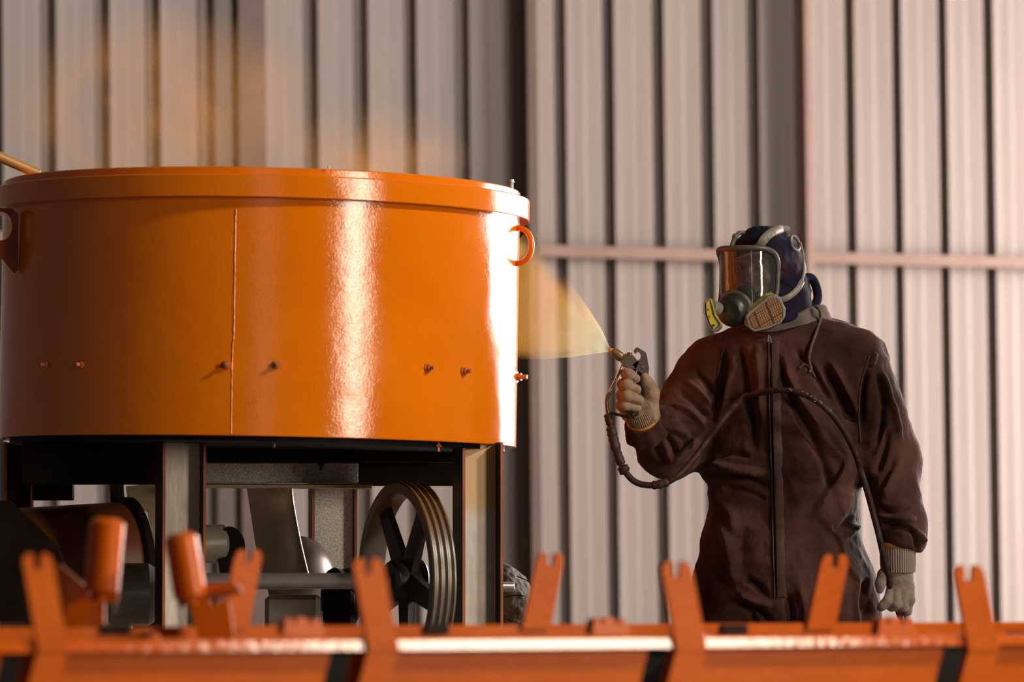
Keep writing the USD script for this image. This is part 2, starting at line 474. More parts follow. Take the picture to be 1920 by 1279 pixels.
# ------------------------------------------------------------------ the hall
XL, XR, YF, YB, ZC = -9.0, 7.2, -6.2, 24.0, 8.5
part('floor', box((XL, YF, -0.2), (XR, YB, 0.0)), 'concrete', kind='structure')
part('ceiling', box((XL, YF, ZC), (XR, YB, ZC + 0.1)), 'hall_sheet', kind='structure')
part('wall_left', box((XL - 0.15, YF, 0), (XL, YB, ZC)), 'hall_sheet', kind='structure')


def wall_with_openings(lo, hi, openings, along_y, at, thick):
    poly = sbox(lo[0], lo[1], hi[0], hi[1])
    for o in openings:
        poly = poly.difference(sbox(*o))
    m = trimesh.creation.extrude_polygon(poly, thick, engine='earcut')
    v = m.vertices
    w = np.column_stack([at + v[:, 2], v[:, 0], v[:, 1]]) if along_y else np.column_stack([v[:, 0], at + v[:, 2], v[:, 1]])
    m = trimesh.Trimesh(w, m.faces, process=False); m.fix_normals()
    return m


part('wall_right', wall_with_openings((YF, 0), (YB, ZC), [(17.5, 0.2, 21.3, 4.0), (3.3, 1.15, 5.5, 3.55), (7.5, 5.8, 8.5, 6.6)], True, XR, 0.15), 'hall_sheet', kind='structure')
part('wall_front', wall_with_openings((XL, 0), (XR, ZC), [(0.65, 0.8, 1.25, 4.4)], False, YF - 0.15, 0.15), 'hall_sheet', kind='structure')

# back wall: trapezoidal cladding, running away to the right
WALL = (18.9, 0.40)
wn = math.hypot(1, WALL[1]); WT = np.array([1, WALL[1], 0]) / wn; WN = np.array([-WALL[1], 1, 0]) / wn   # WN points away from the camera
LEAN = math.tan(math.radians(0.62))


def wall_t(px, depth):
    """Where along the wall a vertical edge lies that the photo shows at px, sunk DEPTH behind the wall's face."""
    Y0 = WALL[0] + depth * wn
    q = PP(px, 1085.0 - 900, (Y0, WALL[1]))
    return (q - np.array([0, WALL[0], 0])) @ WT


DEPTH = 0.055
# (end of the pan, groove floor from, groove floor to, next pan begins), in pixels near the picture's top
grooves = [(-118, -115, -104, -88), (-22, -19, -8, 4), (73, 77, 90, 104), (175, 179, 189, 205), (268, 275, 286, 300), (367, 374, 388, 402), (466, 470, 482, 497), (566, 569, 581, 596),
           (660, 663, 675, 690), (755, 760, 770, 781), (850, 854, 867, 880), (943, 947, 960, 975), (1036, 1041, 1049, 1061), (1127, 1132, 1140, 1151), (1220, 1225, 1233, 1245),
           (1311, 1315, 1325, 1337), (1399, 1403, 1412, 1423), (1484, 1488, 1498, 1510), (1582, 1587, 1592, 1602), (1671, 1676, 1681, 1690), (1757, 1762, 1767, 1776), (1842, 1847, 1853, 1863)]
prof = []          # (t, depth)
def pan(t0, t1):
    """A pan with two shallow stiffening swages."""
    prof.append((t0, 0.0))
    for c, d in ((0.22, 0.0012), (0.5, 0.0004), (0.58, 0.0013), (0.86, 0.0002)):
        prof.append((t0 + (t1 - t0) * c, d))
    prof.append((t1, 0.0))


G = [(wall_t(a, 0), wall_t(b, DEPTH), wall_t(c, DEPTH), wall_t(d, 0)) for a, b, c, d in grooves]
pitch_l, pitch_r = 0.21, 0.21
while G[0][0] > -9.5:
    G.insert(0, tuple(x - pitch_l for x in G[0]))
while G[-1][3] < 8.2:
    G.append(tuple(x + pitch_r for x in G[-1]))
breaks = []
for i in range(len(G) - 1):
    breaks.append(len(prof))
    prof.extend([(G[i][0], 0.0), (G[i][1], DEPTH), (G[i][2], DEPTH)])
    pan(G[i][3], G[i + 1][0] - 0.001)
prof = np.array(prof)


def wall_point(t, d, z):
    # the sheets hang a little out of plumb
    t2 = t - LEAN * (z - 3.0)
    return np.array([0, WALL[0], 0]) + t2 * WT + d * WN + np.array([0, 0, z])


DOOR_T = ((4.70 - 1.8 / wn * 1.0) * wn, (4.70 + 1.8 / wn) * wn)      # the opening in the back wall, out of the picture to the right
wall = thing('wall_back', (0, WALL[0], 0), kind='structure')
per = 5
off0 = 2
cuts = [0] + [b for i, b in enumerate(breaks) if i % per == off0 and i > 0] + [len(prof) - 1]
for a, b in zip(cuts[:-1], cuts[1:]):
    seg = prof[a:b + 1]
    rows = []
    for z in (0.0, ZC):
        rows.append([wall_point(t, d, z) for t, d in seg])
        rows.append([wall_point(t, d + 0.004, z) for t, d in seg])
    n = len(seg)
    if seg[-1][0] > DOOR_T[0] + 0.01:
        continue
    v = np.array(rows).reshape(-1, 3)
    f = []
    for i in range(n - 1):
        f += [[i, i + 1, 2 * n + i + 1], [i, 2 * n + i + 1, 2 * n + i]]
        f += [[n + i, 3 * n + i + 1, n + i + 1], [n + i, 3 * n + i, 3 * n + i + 1]]
    seg_end = seg[-1][0]
    part('cladding_sheet', trimesh.Trimesh(v, f, process=False), 'cladding', wall, smooth=False)


door_w = wall_with_openings((seg_end, 0), (8.3, ZC), [(DOOR_T[0], 0.2, DOOR_T[1], 5.2)], False, 0, 0.05)
v = door_w.vertices
part('door_surround', trimesh.Trimesh(np.array([0, WALL[0], 0]) + v[:, :1] * WT + (v[:, 1:2] + 0.05) * WN + v[:, 2:3] * np.array([0, 0, 1.0]), door_w.faces, process=False), 'hall_sheet', wall, smooth=False)


def wall_box(t0, t1, d0, d1, z0, z1):
    pts = [wall_point(t, d, z) for t in (t0, t1) for d in (d0, d1) for z in (z0, z1)]
    return hull(pts)


# the girt follows its line in the photograph; posts carry it
ga, gb = PP(1010, 472, WALL), PP(1919, 495, WALL)
ta, tb = (ga - [0, WALL[0], 0]) @ WT, (gb - [0, WALL[0], 0]) @ WT
slope = (gb[2] - ga[2]) / (tb - ta)
gpts = []
for t in (-9.5, 7.9):
    z = ga[2] + slope * (t - ta)
    for d in (-0.075, -0.015):
        for dz in (-0.022, 0.022):
            gpts.append(np.array([0, WALL[0], 0]) + t * WT + d * WN + np.array([0, 0, z + dz]))
part('girt', hull(gpts), 'girt_paint', wall, smooth=False)
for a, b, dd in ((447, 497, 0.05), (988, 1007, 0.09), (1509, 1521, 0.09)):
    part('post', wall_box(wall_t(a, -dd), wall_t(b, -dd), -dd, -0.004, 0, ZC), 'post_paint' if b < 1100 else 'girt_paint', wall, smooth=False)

# ------------------------------------------------------------------ pan mixer
DX, DY = 487.5, 12.8                                       # axis: pixel column and depth
R = 0.689
zb = P(DX, 817.5, DY - R)[2]; zband0 = P(DX, 368.5, DY - R - 0.03)[2]; zband1 = P(DX, 326, DY - R - 0.03)[2]; ztop = P(DX, 312.5, DY - R)[2]
xc = P(DX, 800, DY)[0]
TILT = math.radians(0.95)
mixer = thing('pan_mixer', (xc, DY, 0), 'large round orange pan mixer on steel legs with a spoked drive pulley underneath', 'mixer')
zmid = (zb + ztop) / 2


def tilt(m):
    m = m.copy() if isinstance(m, trimesh.Trimesh) else cat(m)
    c = np.array([xc, DY, zmid]); v = m.vertices - c
    ca, sa = math.cos(TILT), math.sin(TILT)
    m.vertices = np.column_stack([v[:, 0] * ca + v[:, 2] * sa, v[:, 1], -v[:, 0] * sa + v[:, 2] * ca]) + c
    return m


AX = np.array([xc, DY, 0.0])
shell = lathe([(0, zb + 0.004), (R - 0.012, zb + 0.004), (R - 0.010, zb), (R - 0.002, zb), (R, zb + 0.002), (R, ztop - 0.003), (R - 0.003, ztop), (R - 0.010, ztop), (R - 0.012, ztop - 0.003), (R - 0.012, zb + 0.02), (0, zb + 0.02)], AX, sections=240)
drum = part('drum', tilt(shell), 'orange_enamel', mixer, smooth=35)
RB = R + 0.026
band = [(R - 0.001, zband0), (RB - 0.002, zband0), (RB, zband0 + 0.002), (RB, zband1 - 0.003), (RB - 0.003, zband1), (R - 0.001, zband1), (R - 0.001, zband0)]
part('rim_band', tilt(lathe(band, AX, sections=240)), 'orange_enamel', mixer, smooth=35)
part('lid', tilt(lathe([(0, ztop - 0.05), (R - 0.014, ztop - 0.05), (R - 0.014, ztop - 0.035), (0, ztop - 0.02)], AX, sections=120)), 'orange_enamel', mixer, label='sunken orange lid inside the drum rim')
part('bottom_plate', tilt(lathe([(0, zb - 0.012), (R - 0.03, zb - 0.012), (R - 0.03, zb + 0.003), (0, zb + 0.003)], AX, sections=120)), 'black_iron_and_shade', mixer, label='dark underside plate')


def on_drum(px, py):
    """Point and outward normal of the drum wall at a pixel, tilt left out."""
    q = P(px, py, DY)
    for _ in range(8):
        s = np.clip((q[0] - xc) / R, -0.999, 0.999)
        Y = DY - R * math.sqrt(1 - s * s)
        q = P(px, py, Y)
    n = np.array([q[0] - xc, q[1] - DY, 0]); n /= np.linalg.norm(n)
    return np.array([xc, DY, q[2]]) + n * R, n


# weld seam: a bead of small lumps
pts = []
for i, y in enumerate(np.linspace(392, 812, 90)):
    x = 441 - (y - 392) * 0.016 + (2.0 if y < 640 else -1.5) * 0.6 + rng.normal() * 0.25
    p, n = on_drum(x, y); pts.append(p + n * 0.0003)
part('weld_seam', tube(pts, 0.0012 + 0.0010 * rng.random(90), 8), 'orange_enamel', mixer, label='vertical weld bead down the drum')


def hexa(r, h):
    return trimesh.creation.extrude_polygon(Polygon([(r * math.cos(a), r * math.sin(a)) for a in np.arange(6) * math.pi / 3]), h, engine='earcut')


for x, y in ((89, 684), (154, 684), (426, 684), (519, 684), (803, 690), (870, 696)):
    p, n = on_drum(x, y)
    nut = cat(place(lathe([(0, 0), (0.0125, 0), (0.0125, 0.002), (0, 0.002)], sections=24), p, n), place(hexa(0.0095, 0.008), p + n * 0.002, n))
    b = part('bolt', nut, 'bolt_orange', mixer, label='small nut and bolt on the drum wall')
    part('thread_stud', rod(p + n * 0.01, p + n * 0.024, 0.005, 14), 'bolt_orange', b)
p, n = on_drum(971, 707); n = np.array([0.96, -0.28, 0])
b = part('bolt', cat(place(hexa(0.0115, 0.010), p, n), rod(p + n * .008, p + n * .026, 0.0065, 14)), 'bolt_orange', mixer)
part('washer', place(lathe([(0, 0), (0.015, 0), (0.015, 0.003), (0, 0.003)], sections=24), p - n * 0.004, n), 'bolt_orange', b)

# lifting lugs: a ring on the right, a pierced plate on the left
c = P(972, 461, DY - 0.10)
ang = np.linspace(-0.62 * math.pi, 0.62 * math.pi, 30)
ring = [c + np.array([0.0385 * math.cos(a) * 0.94 - 0.001, -0.028 * math.cos(a), 0.047 * math.sin(a)]) for a in ang]
part('lifting_ring', tube(ring, 0.0075, 12), 'orange_enamel', mixer)
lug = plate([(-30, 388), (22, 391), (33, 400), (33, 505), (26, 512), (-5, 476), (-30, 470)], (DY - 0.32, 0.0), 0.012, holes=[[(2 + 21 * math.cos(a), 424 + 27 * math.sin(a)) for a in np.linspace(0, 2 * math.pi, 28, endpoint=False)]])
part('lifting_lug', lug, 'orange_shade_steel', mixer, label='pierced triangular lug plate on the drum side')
part('handle_rod', rod(P(-60, 268, DY - 0.35), P(72, 326, DY - 0.25), 0.0135, 20), 'overspray_olive', mixer, label='olive round bar sloping onto the drum rim')
for x, y, yy in ((958, 345, 12.72), (66 + 550, 316, 12.13)):
    q = P(x, y, yy)
    part('rim_bolt', lathe([(0, -.012), (0.006, -.012), (0.006, 0.004), (0.009, 0.004), (0.008, 0.012), (0, 0.013)], q, sections=16) if x > 900 else place(hexa(0.002, 0.006), q, (0, 0, 1)), 'galvanised', mixer)

# legs: H sections with the web towards the camera
def h_beam(name, pxl, pxr, pytop, Yc, rot, depth, material, z0=0.0, tw=0.008, label=None, par=mixer):
    a = P(pxl, pytop, Yc); b = P(pxr, pytop, Yc)
    w = (b[0] - a[0]) / math.cos(rot)
    cx, top = (a[0] + b[0]) / 2, a[2]
    def bx(x0, x1, y0, y1, z_0, z_1):
        m = box((x0, y0, z_0), (x1, y1, z_1)); v = m.vertices
        cr, sr = math.cos(rot), math.sin(rot)
        m.vertices = np.column_stack([cx + v[:, 0] * cr - v[:, 1] * sr, Yc + v[:, 0] * sr + v[:, 1] * cr, v[:, 2]])
        return m
    web = bx(-w / 2, w / 2, -tw / 2, tw / 2, z0, top)
    f1, f2 = bx(-w / 2 - 0.003, -w / 2 + 0.005, -depth / 2, depth / 2, z0, top), bx(w / 2 - 0.005, w / 2 + 0.003, -depth / 2, depth / 2, z0, top)
    leg = part(name, web, material, par, smooth=False, label=label)
    part('flange', f1, 'flange_brown', leg, smooth=False); part('flange', f2, 'flange_brown', leg, smooth=False)
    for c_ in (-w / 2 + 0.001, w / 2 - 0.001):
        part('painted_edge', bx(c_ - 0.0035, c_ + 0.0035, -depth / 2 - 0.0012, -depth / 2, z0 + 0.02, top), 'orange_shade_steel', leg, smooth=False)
    part('foot_plate', bx(-w / 2 - .03, w / 2 + .03, -depth / 2 - .02, depth / 2 + .02, z0, z0 + 0.012), 'galvanised', leg, smooth=False)
    return leg


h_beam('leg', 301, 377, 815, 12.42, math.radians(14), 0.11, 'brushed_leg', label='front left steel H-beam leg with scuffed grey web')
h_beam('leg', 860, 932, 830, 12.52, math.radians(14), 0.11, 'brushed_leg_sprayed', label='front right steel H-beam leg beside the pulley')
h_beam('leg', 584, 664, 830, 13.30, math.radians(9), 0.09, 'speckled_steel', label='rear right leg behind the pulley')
h_beam('leg', 8, 58, 830, 13.15, math.radians(10), 0.11, 'dark_steel_and_shade', label='dark rear left leg')


def pxbox(x0, x1, y0, y1, Y, d, bevel=0.0):
    a, b = P(x0, y1, Y), P(x1, y0, Y)
    m = bevel_box((b[0] - a[0], d, b[2] - a[2]), bevel or 0.003)
    m.apply_translation(((a[0] + b[0]) / 2, Y + d / 2, (a[2] + b[2]) / 2))
    return m


part('cross_beam', pxbox(380, 858, 822, 867, 12.90, 0.06), 'black_iron_and_shade', mixer, label='front cross beam coloured black for the shade under the drum')  # black colour stands in for the shade under the drum
part('cross_beam', pxbox(40, 300, 822, 908, 12.62, 0.08), 'black_iron_and_shade', mixer)
part('cross_beam', pxbox(670, 862, 830, 911, 13.05, 0.06), 'black_iron_and_shade', mixer)
part('cross_beam', pxbox(60, 136, 822, 938, 12.75, 0.06), 'black_iron_and_shade', mixer)
ch = part('channel_beam', pxbox(340, 672, 867, 906, 12.98, 0.01), 'speckled_steel', mixer, smooth=False, label='speckled grey channel beam under the drum')
part('channel_flange', hull([P(360, 906, 12.99), P(360, 915, 12.86), P(360, 909, 12.86), P(672, 907, 12.99), P(697, 915, 12.86), P(697, 909, 12.86), P(697, 918, 12.95), P(360, 914, 12.95)]), 'tan_sheet', ch, smooth=False)
for x, y, Y in ((513, 826, 12.30), (822, 834, 12.36), (602, 869, 12.89)):
    q = P(x, y, Y)
    part('stud_bolt', cat(rod(q + [0, 0, 0.006], q - [0, 0, 0.018], 0.004, 12), place(hexa(0.0085, 0.006), q - [0, 0, 0.006], (0, 0, 1))), 'bolt_orange' if y < 860 else 'black_iron_and_shade', mixer)

# drive pulley: grooved rim, spokes and hub on a long shaft
YC = 12.62
pc = P(762, 1090, YC)
aw = math.radians(66)
pa = np.array([-math.sin(aw), -math.cos(aw), 0])          # axis towards the visible spoked side
rim_r, rim_w = 0.262, 0.066
prof_rim = [(rim_r - 0.030, -rim_w / 2), (rim_r - 0.004, -rim_w / 2), (rim_r, -rim_w / 2 + 0.003)]
for k in range(3):
    x0 = -rim_w / 2 + 0.007 + k * 0.0185
    prof_rim += [(rim_r, x0), (rim_r - 0.0085, x0 + 0.005), (rim_r - 0.0085, x0 + 0.010), (rim_r, x0 + 0.015)]
prof_rim += [(rim_r, rim_w / 2 - 0.003), (rim_r - 0.004, rim_w / 2), (rim_r - 0.030, rim_w / 2), (rim_r - 0.034, rim_w / 4), (rim_r - 0.034, -rim_w / 4), (rim_r - 0.030, -rim_w / 2)]
pulley = part('drive_pulley', lathe(prof_rim, pc, pa, 120), 'overspray_sheave', mixer, smooth=25, label='large grooved pulley with dull orange overspray')
part('hub', lathe([(0.02, -0.045), (0.052, -0.045), (0.056, -0.04), (0.056, 0.04), (0.05, 0.05), (0.02, 0.05), (0.02, -0.045)], pc, pa, 40), 'sheave_shaded', pulley)
px_ = np.cross(pa, [0, 0, 1.0]); px_ /= np.linalg.norm(px_)
for k in range(5):
    a = 2 * math.pi * k / 5 + math.radians(52)
    d = math.cos(a) * px_ + math.sin(a) * np.array([0, 0, 1.0]); t = np.cross(pa, d)
    def sec(r, w, th):
        return [pc + d * r + t * (w * i) + pa * (th * j) for i in (-1, 1) for j in (-1, 1)] + [pc + d * r + pa * th * 1.5, pc + d * r - pa * th * 1.5]
    part('spoke', hull(sec(0.04, 0.034, 0.010) + sec(0.235, 0.024, 0.009)), 'sheave_shaded', pulley, smooth=20)
part('drive_shaft', rod(P(330, 1090, YC - (YC * 0 + 0.10)), P(742, 1090, YC - 0.01), 0.0215, 28), 'shaft_steel', mixer, label='bright round drive shaft running into the pulley')
part('shaft_end', rod(P(880, 1100, YC + 0.14), P(961, 1101, YC + 0.20), 0.0145, 24), 'shaft_steel', mixer, label='shaft stub right of the front right leg')

# electric motor low on the left, with its end bell
ma, mb = P(20, 1075, 12.78), P(252, 1060, 12.92)
mdir = (mb - ma) / np.linalg.norm(mb - ma)
motor = part('motor', lathe([(0, 0), (0.165, 0), (0.172, 0.008), (0.172, 0.31), (0.165, 0.322), (0, 0.322)], ma, mdir, 64), 'red_oxide', mixer, label='large dark red motor cylinder low on the left')
part('end_bell', lathe([(0, 0.322), (0.178, 0.322), (0.184, 0.328), (0.184, 0.345), (0.172, 0.352), (0.10, 0.368), (0, 0.37)], ma, mdir, 64), 'dark_steel_and_shade', motor)
part('motor_base', box(P(60, 1180, 12.75), P(262, 1166, 13.05)), 'grey_machine', motor, smooth=False)
part('motor_shadow_plate', plate([(-60, 942), (15, 938), (62, 980), (108, 1028), (125, 1066), (127, 1165), (-60, 1165)], (12.58, 0.0), 0.05, rounded=0.004), 'dark_steel_and_shade', motor, smooth=30)  # dark plate cut to the outline of a shadow cast across the motor
part('gear_housing', lathe([(0, 0), (0.075, 0), (0.082, 0.01), (0.082, 0.10), (0.07, 0.12), (0, 0.12)], P(205, 1115, 12.55), (1, 0.15, 0), 48), 'grey_machine', mixer, label='grey gear housing below the motor')
# belt guard sheet left of the leg, with a slot and a curved dark strap
guard = part('guard_sheet', plate([(236, 912), (300, 905), (300, 1170), (286, 1170), (262, 1060), (245, 1000)], (13.05, 0.05), 0.004, holes=[[(266, 962), (271, 958), (277, 962), (285, 1026), (278, 1030), (272, 1026)]]), 'tan_sheet', mixer, smooth=False, label='tan sheet guard with a narrow slot')
strap = [P(x, y, 12.98) for x, y in ((218, 900), (222, 950), (232, 990), (258, 1030), (276, 1075), (282, 1130), (278, 1180))]
part('guard_strap', tube(catmull(strap, 6), 0.020, 10, flat=((0, 1, 0), 0.3)), 'dark_steel_and_shade', guard)
# gearbox group in the middle
part('slip_motor', rod(P(372, 1020, 12.95), P(424, 1020, 12.97), 0.052, 40), 'grey_machine', mixer, label='small grey motor barrel behind the front left leg')
blk = catmull([P(x, y, 12.93) for x, y in ((412, 1075), (408, 1040), (404, 1020), (413, 1002), (425, 988), (440, 990), (452, 1002), (458, 1025), (452, 1060), (446, 1078))], 4)
part('flange_casting', hull(np.vstack([blk, blk + [0, 0.05, 0]])), 'black_iron_and_shade', mixer, smooth=20, label='black cast flange on the small motor')
def shell_sheet(cols, th=0.004):
    """A bent sheet: cols = rows of pixel points with depth, front side; thickened away from the camera."""
    g = np.array([[P(*q) for q in row] for row in cols]); n, m = g.shape[:2]
    v = np.vstack([g.reshape(-1, 3), (g + [0, th, 0]).reshape(-1, 3)]); f = []; N = n * m
    for i in range(n - 1):
        for j in range(m - 1):
            a, b, c_, d = i * m + j, i * m + j + 1, (i + 1) * m + j + 1, (i + 1) * m + j
            f += [[a, b, c_], [a, c_, d], [N + a, N + c_, N + b], [N + a, N + d, N + c_]]
    edge = [(i * m, (i + 1) * m) for i in range(n - 1)] + [((i + 1) * m + m - 1, i * m + m - 1) for i in range(n - 1)] + [(j + 1, j) for j in range(m - 1)] + [((n - 1) * m + j, (n - 1) * m + j + 1) for j in range(m - 1)]
    for a, b in edge:
        f += [[a, b, N + b], [a, N + b, N + a]]
    out = trimesh.Trimesh(v, f, process=False); out.fix_normals()
    return out


cols = []
for y in np.linspace(912, 1080, 14):
    t = (y - 912) / 168
    xr = 546 + 32 * t ** 1.35
    xl = 462 + 26 * t
    cols.append([(xl + (xr - xl) * s, y, 13.04 - 0.05 * math.sin(s * math.pi * 0.8)) for s in np.linspace(0, 1, 9)])
gs = part('belt_guard', shell_sheet(cols, 0.006), 'tan_sheet', mixer, label='wide curved sheet belt guard hanging under the drum')
edge = [P(c_[-1][0] + 0.6, c_[-1][1], c_[-1][2] - 0.002) for c_ in cols]
part('guard_edge', tube(edge, 0.0022, 8), 'chrome', gs)
part('reducer_dome', lathe([(0, 0), (0.115, 0), (0.118, 0.02), (0.112, 0.05), (0.085, 0.085), (0.05, 0.10), (0, 0.105)], P(548, 1085, 13.2), (0.8, -0.55, 0.0), 56), 'overspray_sheave', mixer, label='rounded grey reducer housing behind the belt guard')
part('reducer_base', pxbox(496, 600, 1116, 1185, 12.80, 0.14, 0.012), 'grey_machine', mixer, label='grey reducer foot below the shaft')
part('bearing_block', pxbox(604, 664, 1108, 1180, 12.72, 0.08, 0.01), 'black_iron_and_shade', mixer, label='black bearing block left of the pulley')
part('small_sheave', lathe([(0, -0.03), (0.075, -0.03), (0.08, -0.02), (0.074, 0), (0.08, 0.02), (0.075, 0.03), (0, 0.03)], P(640, 1120, 12.95), pa, 48), 'black_iron_and_shade', mixer, label='small black sheave left of the pulley')
part('base_skid', pxbox(-60, 980, 1640, 1668, 12.35, 0.10), 'orange_shade_steel', mixer, smooth=False)

# wrapped bundle on the floor behind the right leg
def bundle():
    m = trimesh.creation.icosphere(5, 1.0); v = m.vertices.copy()
    n = meshkit.fbm(v * 2.2 + 5, 4, 3); r = meshkit.fbm(v * 6.0 + 1, 3, 8)
    v *= (0.93 + 0.14 * n + 0.09 * np.abs(r - 0.5))[:, None]
    c = P(925, 1130, 13.45)
    v = v * np.array([0.108, 0.16, 0.115]); v[:, 2] += c[2]; v[:, 0] += c[0]; v[:, 1] += c[1]
    return trimesh.Trimesh(v, m.faces, process=False), c
bm, bc = bundle()
bt = thing('wrapped_bundle', (bc[0], bc[1], 0), 'crumpled brown plastic-wrapped bundle low behind the mixer, right of its front leg', 'bundle')
part('wrap', bm, 'plastic_wrap', bt)
for pl in (((968, 1080), (985, 1087), (996, 1094)), ((930, 1165), (945, 1160), (962, 1168)), ((955, 1163), (975, 1170), (986, 1180)), ((948, 1120), (965, 1116), (985, 1118))):
    part('crease_shade', tube(catmull([P(x, y, 13.30) for x, y in pl], 5), 0.0016, 6), 'black_iron_and_shade', bt)  # black tubes draw the shade in the folds
part('pallet_block', box(bc - [0.10, 0.12, bc[2]], [bc[0] + 0.10, bc[1] + 0.12, bc[2] - 0.08]), 'dark_steel_and_shade', bt, smooth=False)

# ------------------------------------------------------------------ foreground conveyor frame
RAIL = (8.9, 0.54)
FAR = (9.62, 0.54)
rn = math.hypot(1, RAIL[1]); RT = np.array([1, RAIL[1], 0]) / rn; RN = np.array([-RAIL[1], 1, 0]) / rn
q0 = PP(960, 1279, RAIL)
conv = thing('conveyor_frame', (q0[0], q0[1], 0), 'long orange conveyor frame with fork-ended uprights across the foreground', 'frame')


def long_bar(y_top, y_bot, x0, x1, plane, depth, lean=0.0, chamfer=0.004, front=0.0):
    """A bar along the rail whose front face runs between two pixel rows; LEAN tips the face back at its top."""
    n = math.hypot(1, plane[1]); N = np.array([-plane[1], 1, 0]) / n
    pts = []
    for x in (x0, x1):
        xm = 960
        zt, zb_ = PP(xm, y_top, plane)[2], PP(xm, y_bot, plane)[2]
        a = PP(x, 1150, plane)
        for z, d in ((zt, lean + chamfer), (zt, depth), (zb_, depth), (zb_, 0.0), (zt - chamfer, lean)):
            q = a + N * (d + front); q[2] = z
            pts.append(q)
    return hull(pts)


part('rail', long_bar(1196, 1217, -330, 2260, RAIL, 0.075, lean=0.0021), 'orange_gloss', conv, smooth=False, label='near top rail of the conveyor frame')
part('rail', long_bar(1172, 1199, -330, 2260, FAR, 0.06), 'orange_frame', conv, smooth=False, label='far top rail of the conveyor frame')
part('lower_rail', long_bar(1420, 1450, -330, 2260, RAIL, 0.06, front=0.02), 'orange_frame', conv, smooth=False)
near = [(70, 1037), (690, 1046), (1268, 1052), (1816, 1059)]
WEB = (RAIL[0] + 0.035, RAIL[1])
edges = [(x + 4, x - 52) for x in (62, 690, 1272, 1822)]
gap_r = [52, 668, 1262, 1815]              # right edge of each dark gap at y = 1226
xs = [-560] + gap_r + [2360]
for i in range(5):
    l, r = xs[i], xs[i + 1]
    part('web_panel', plate([(l - (0 if i == 0 else 0), 1200), (r - 42, 1200), (r - 96, 1420), (l - 54, 1420)], WEB, 0.006), 'orange_frame', conv, smooth=False)
part('gap_shade_panel', long_bar(1199, 1440, -330, 2260, FAR, 0.006, front=0.03), 'black_iron_and_shade', conv, smooth=False, label='black sheet standing in for the shade behind the frame gaps')  # black sheet added so that the gaps read as shade
for i, (x, y) in enumerate(near):
    b = x + 24
    # fork-ended upright, leaning left at its top
    out = [(x - 27, y + 14), (x - 22, y + 4), (x - 13, y), (x - 7, y + 4), (x - 6, y + 28), (x + 1, y + 34), (x + 7, y + 26), (x + 8, y + 4), (x + 15, y), (x + 24, y + 5), (x + 30, y + 18), (b + 35, 1222), (b - 22, 1222)]
    up = part('upright', plate(out, (RAIL[0] - 0.010, RAIL[1]), 0.010, rounded=0.0015), 'orange_frame', conv, smooth=False)
    part('foot_brace', plate([(b - 22, 1215), (b + 34, 1215), (b - 22, 1425), (b - 78, 1425)], (RAIL[0] - 0.006, RAIL[1]), 0.010), 'orange_frame', up, smooth=False)
for x, y in ((466, 1030), (1032, 1036), (1566, 1039)):
    b = x - 28
    out = [(x - 26, y + 18), (x - 20, y + 5), (x - 11, y), (x - 5, y + 5), (x - 6, y + 22), (x, y + 27), (x + 6, y + 22), (x + 8, y + 4), (x + 14, y), (x + 22, y + 4), (x + 25, y + 16), (b + 28, 1180), (b - 24, 1180)]
    part('upright', plate(out, (FAR[0] - 0.010, FAR[1]), 0.010, rounded=0.0015), 'orange_frame', conv, smooth=False)
# short toothed idler clips, and the dark slots of the far rail
for x in (570, 1146, 1682):
    k = 1.0 if x < 1000 else 0.92
    cl = [(x - 38 * k, 1190), (x - 34 * k, 1162), (x - 25 * k, 1158), (x - 20 * k, 1166), (x - 18 * k, 1176), (x - 13 * k, 1160), (x - 2, 1157), (x + 8 * k, 1162), (x + 12 * k, 1176), (x + 18 * k, 1162), (x + 28 * k, 1160), (x + 36 * k, 1178), (x + 38 * k, 1195)]
    part('idler_clip', plate(cl, (RAIL[0] + 0.30, RAIL[1]), 0.03, rounded=0.001), 'orange_roller', conv, smooth=False)
for x0, x1 in ((195, 246), (800, 842), (1356, 1402)):
    part('slot', plate([(x0, 1171), (x1, 1171), (x1, 1189), (x0, 1189)], (FAR[0] - 0.012, FAR[1]), 0.012), 'dark_steel_and_shade', conv, smooth=False, label='dark rectangular slot in the far rail')
part('slot', plate([(1893, 1184), (1990, 1184), (1990, 1190), (1893, 1190)], (FAR[0] - 0.012, FAR[1]), 0.012), 'dark_steel_and_shade', conv, smooth=False)
# two guide rollers on their forked holders
def roller(x0, y0, x1, y1, rpx, Y, arm):
    a, b = P(x0, y0, Y), P(x1, y1, Y); L = np.linalg.norm(b - a); r = rpx * Y / F
    rr = part('guide_roller', lathe([(0, 0), (r * 0.45, 0), (r * 0.55, -0.004), (r * 0.8, 0), (r, 0.006), (r, L - 0.006), (r * 0.85, L), (r * 0.3, L + 0.002), (0, L + 0.002)], a, b - a, 48), 'orange_roller', conv, label=arm[0])
    part('axle_nut', place(hexa(0.012, 0.012), b, b - a), 'orange_roller', rr)
    for poly, d, dark in arm[1]:
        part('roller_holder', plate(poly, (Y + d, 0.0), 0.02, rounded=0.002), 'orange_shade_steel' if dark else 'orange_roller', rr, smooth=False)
roller(202, 975, 190, 1112, 33, 9.25, ('upright orange guide roller, left of the front leg', [
    ([(120, 1172), (124, 1140), (150, 1125), (178, 1112), (210, 1106), (222, 1118), (216, 1132), (190, 1130), (168, 1146), (160, 1175)], 0.0, False),
    ([(102, 1060), (112, 1058), (150, 1090), (168, 1110), (160, 1140), (125, 1150), (108, 1110)], 0.05, True),
    ([(163, 1150), (196, 1128), (196, 1172), (160, 1176)], 0.03, True)]))
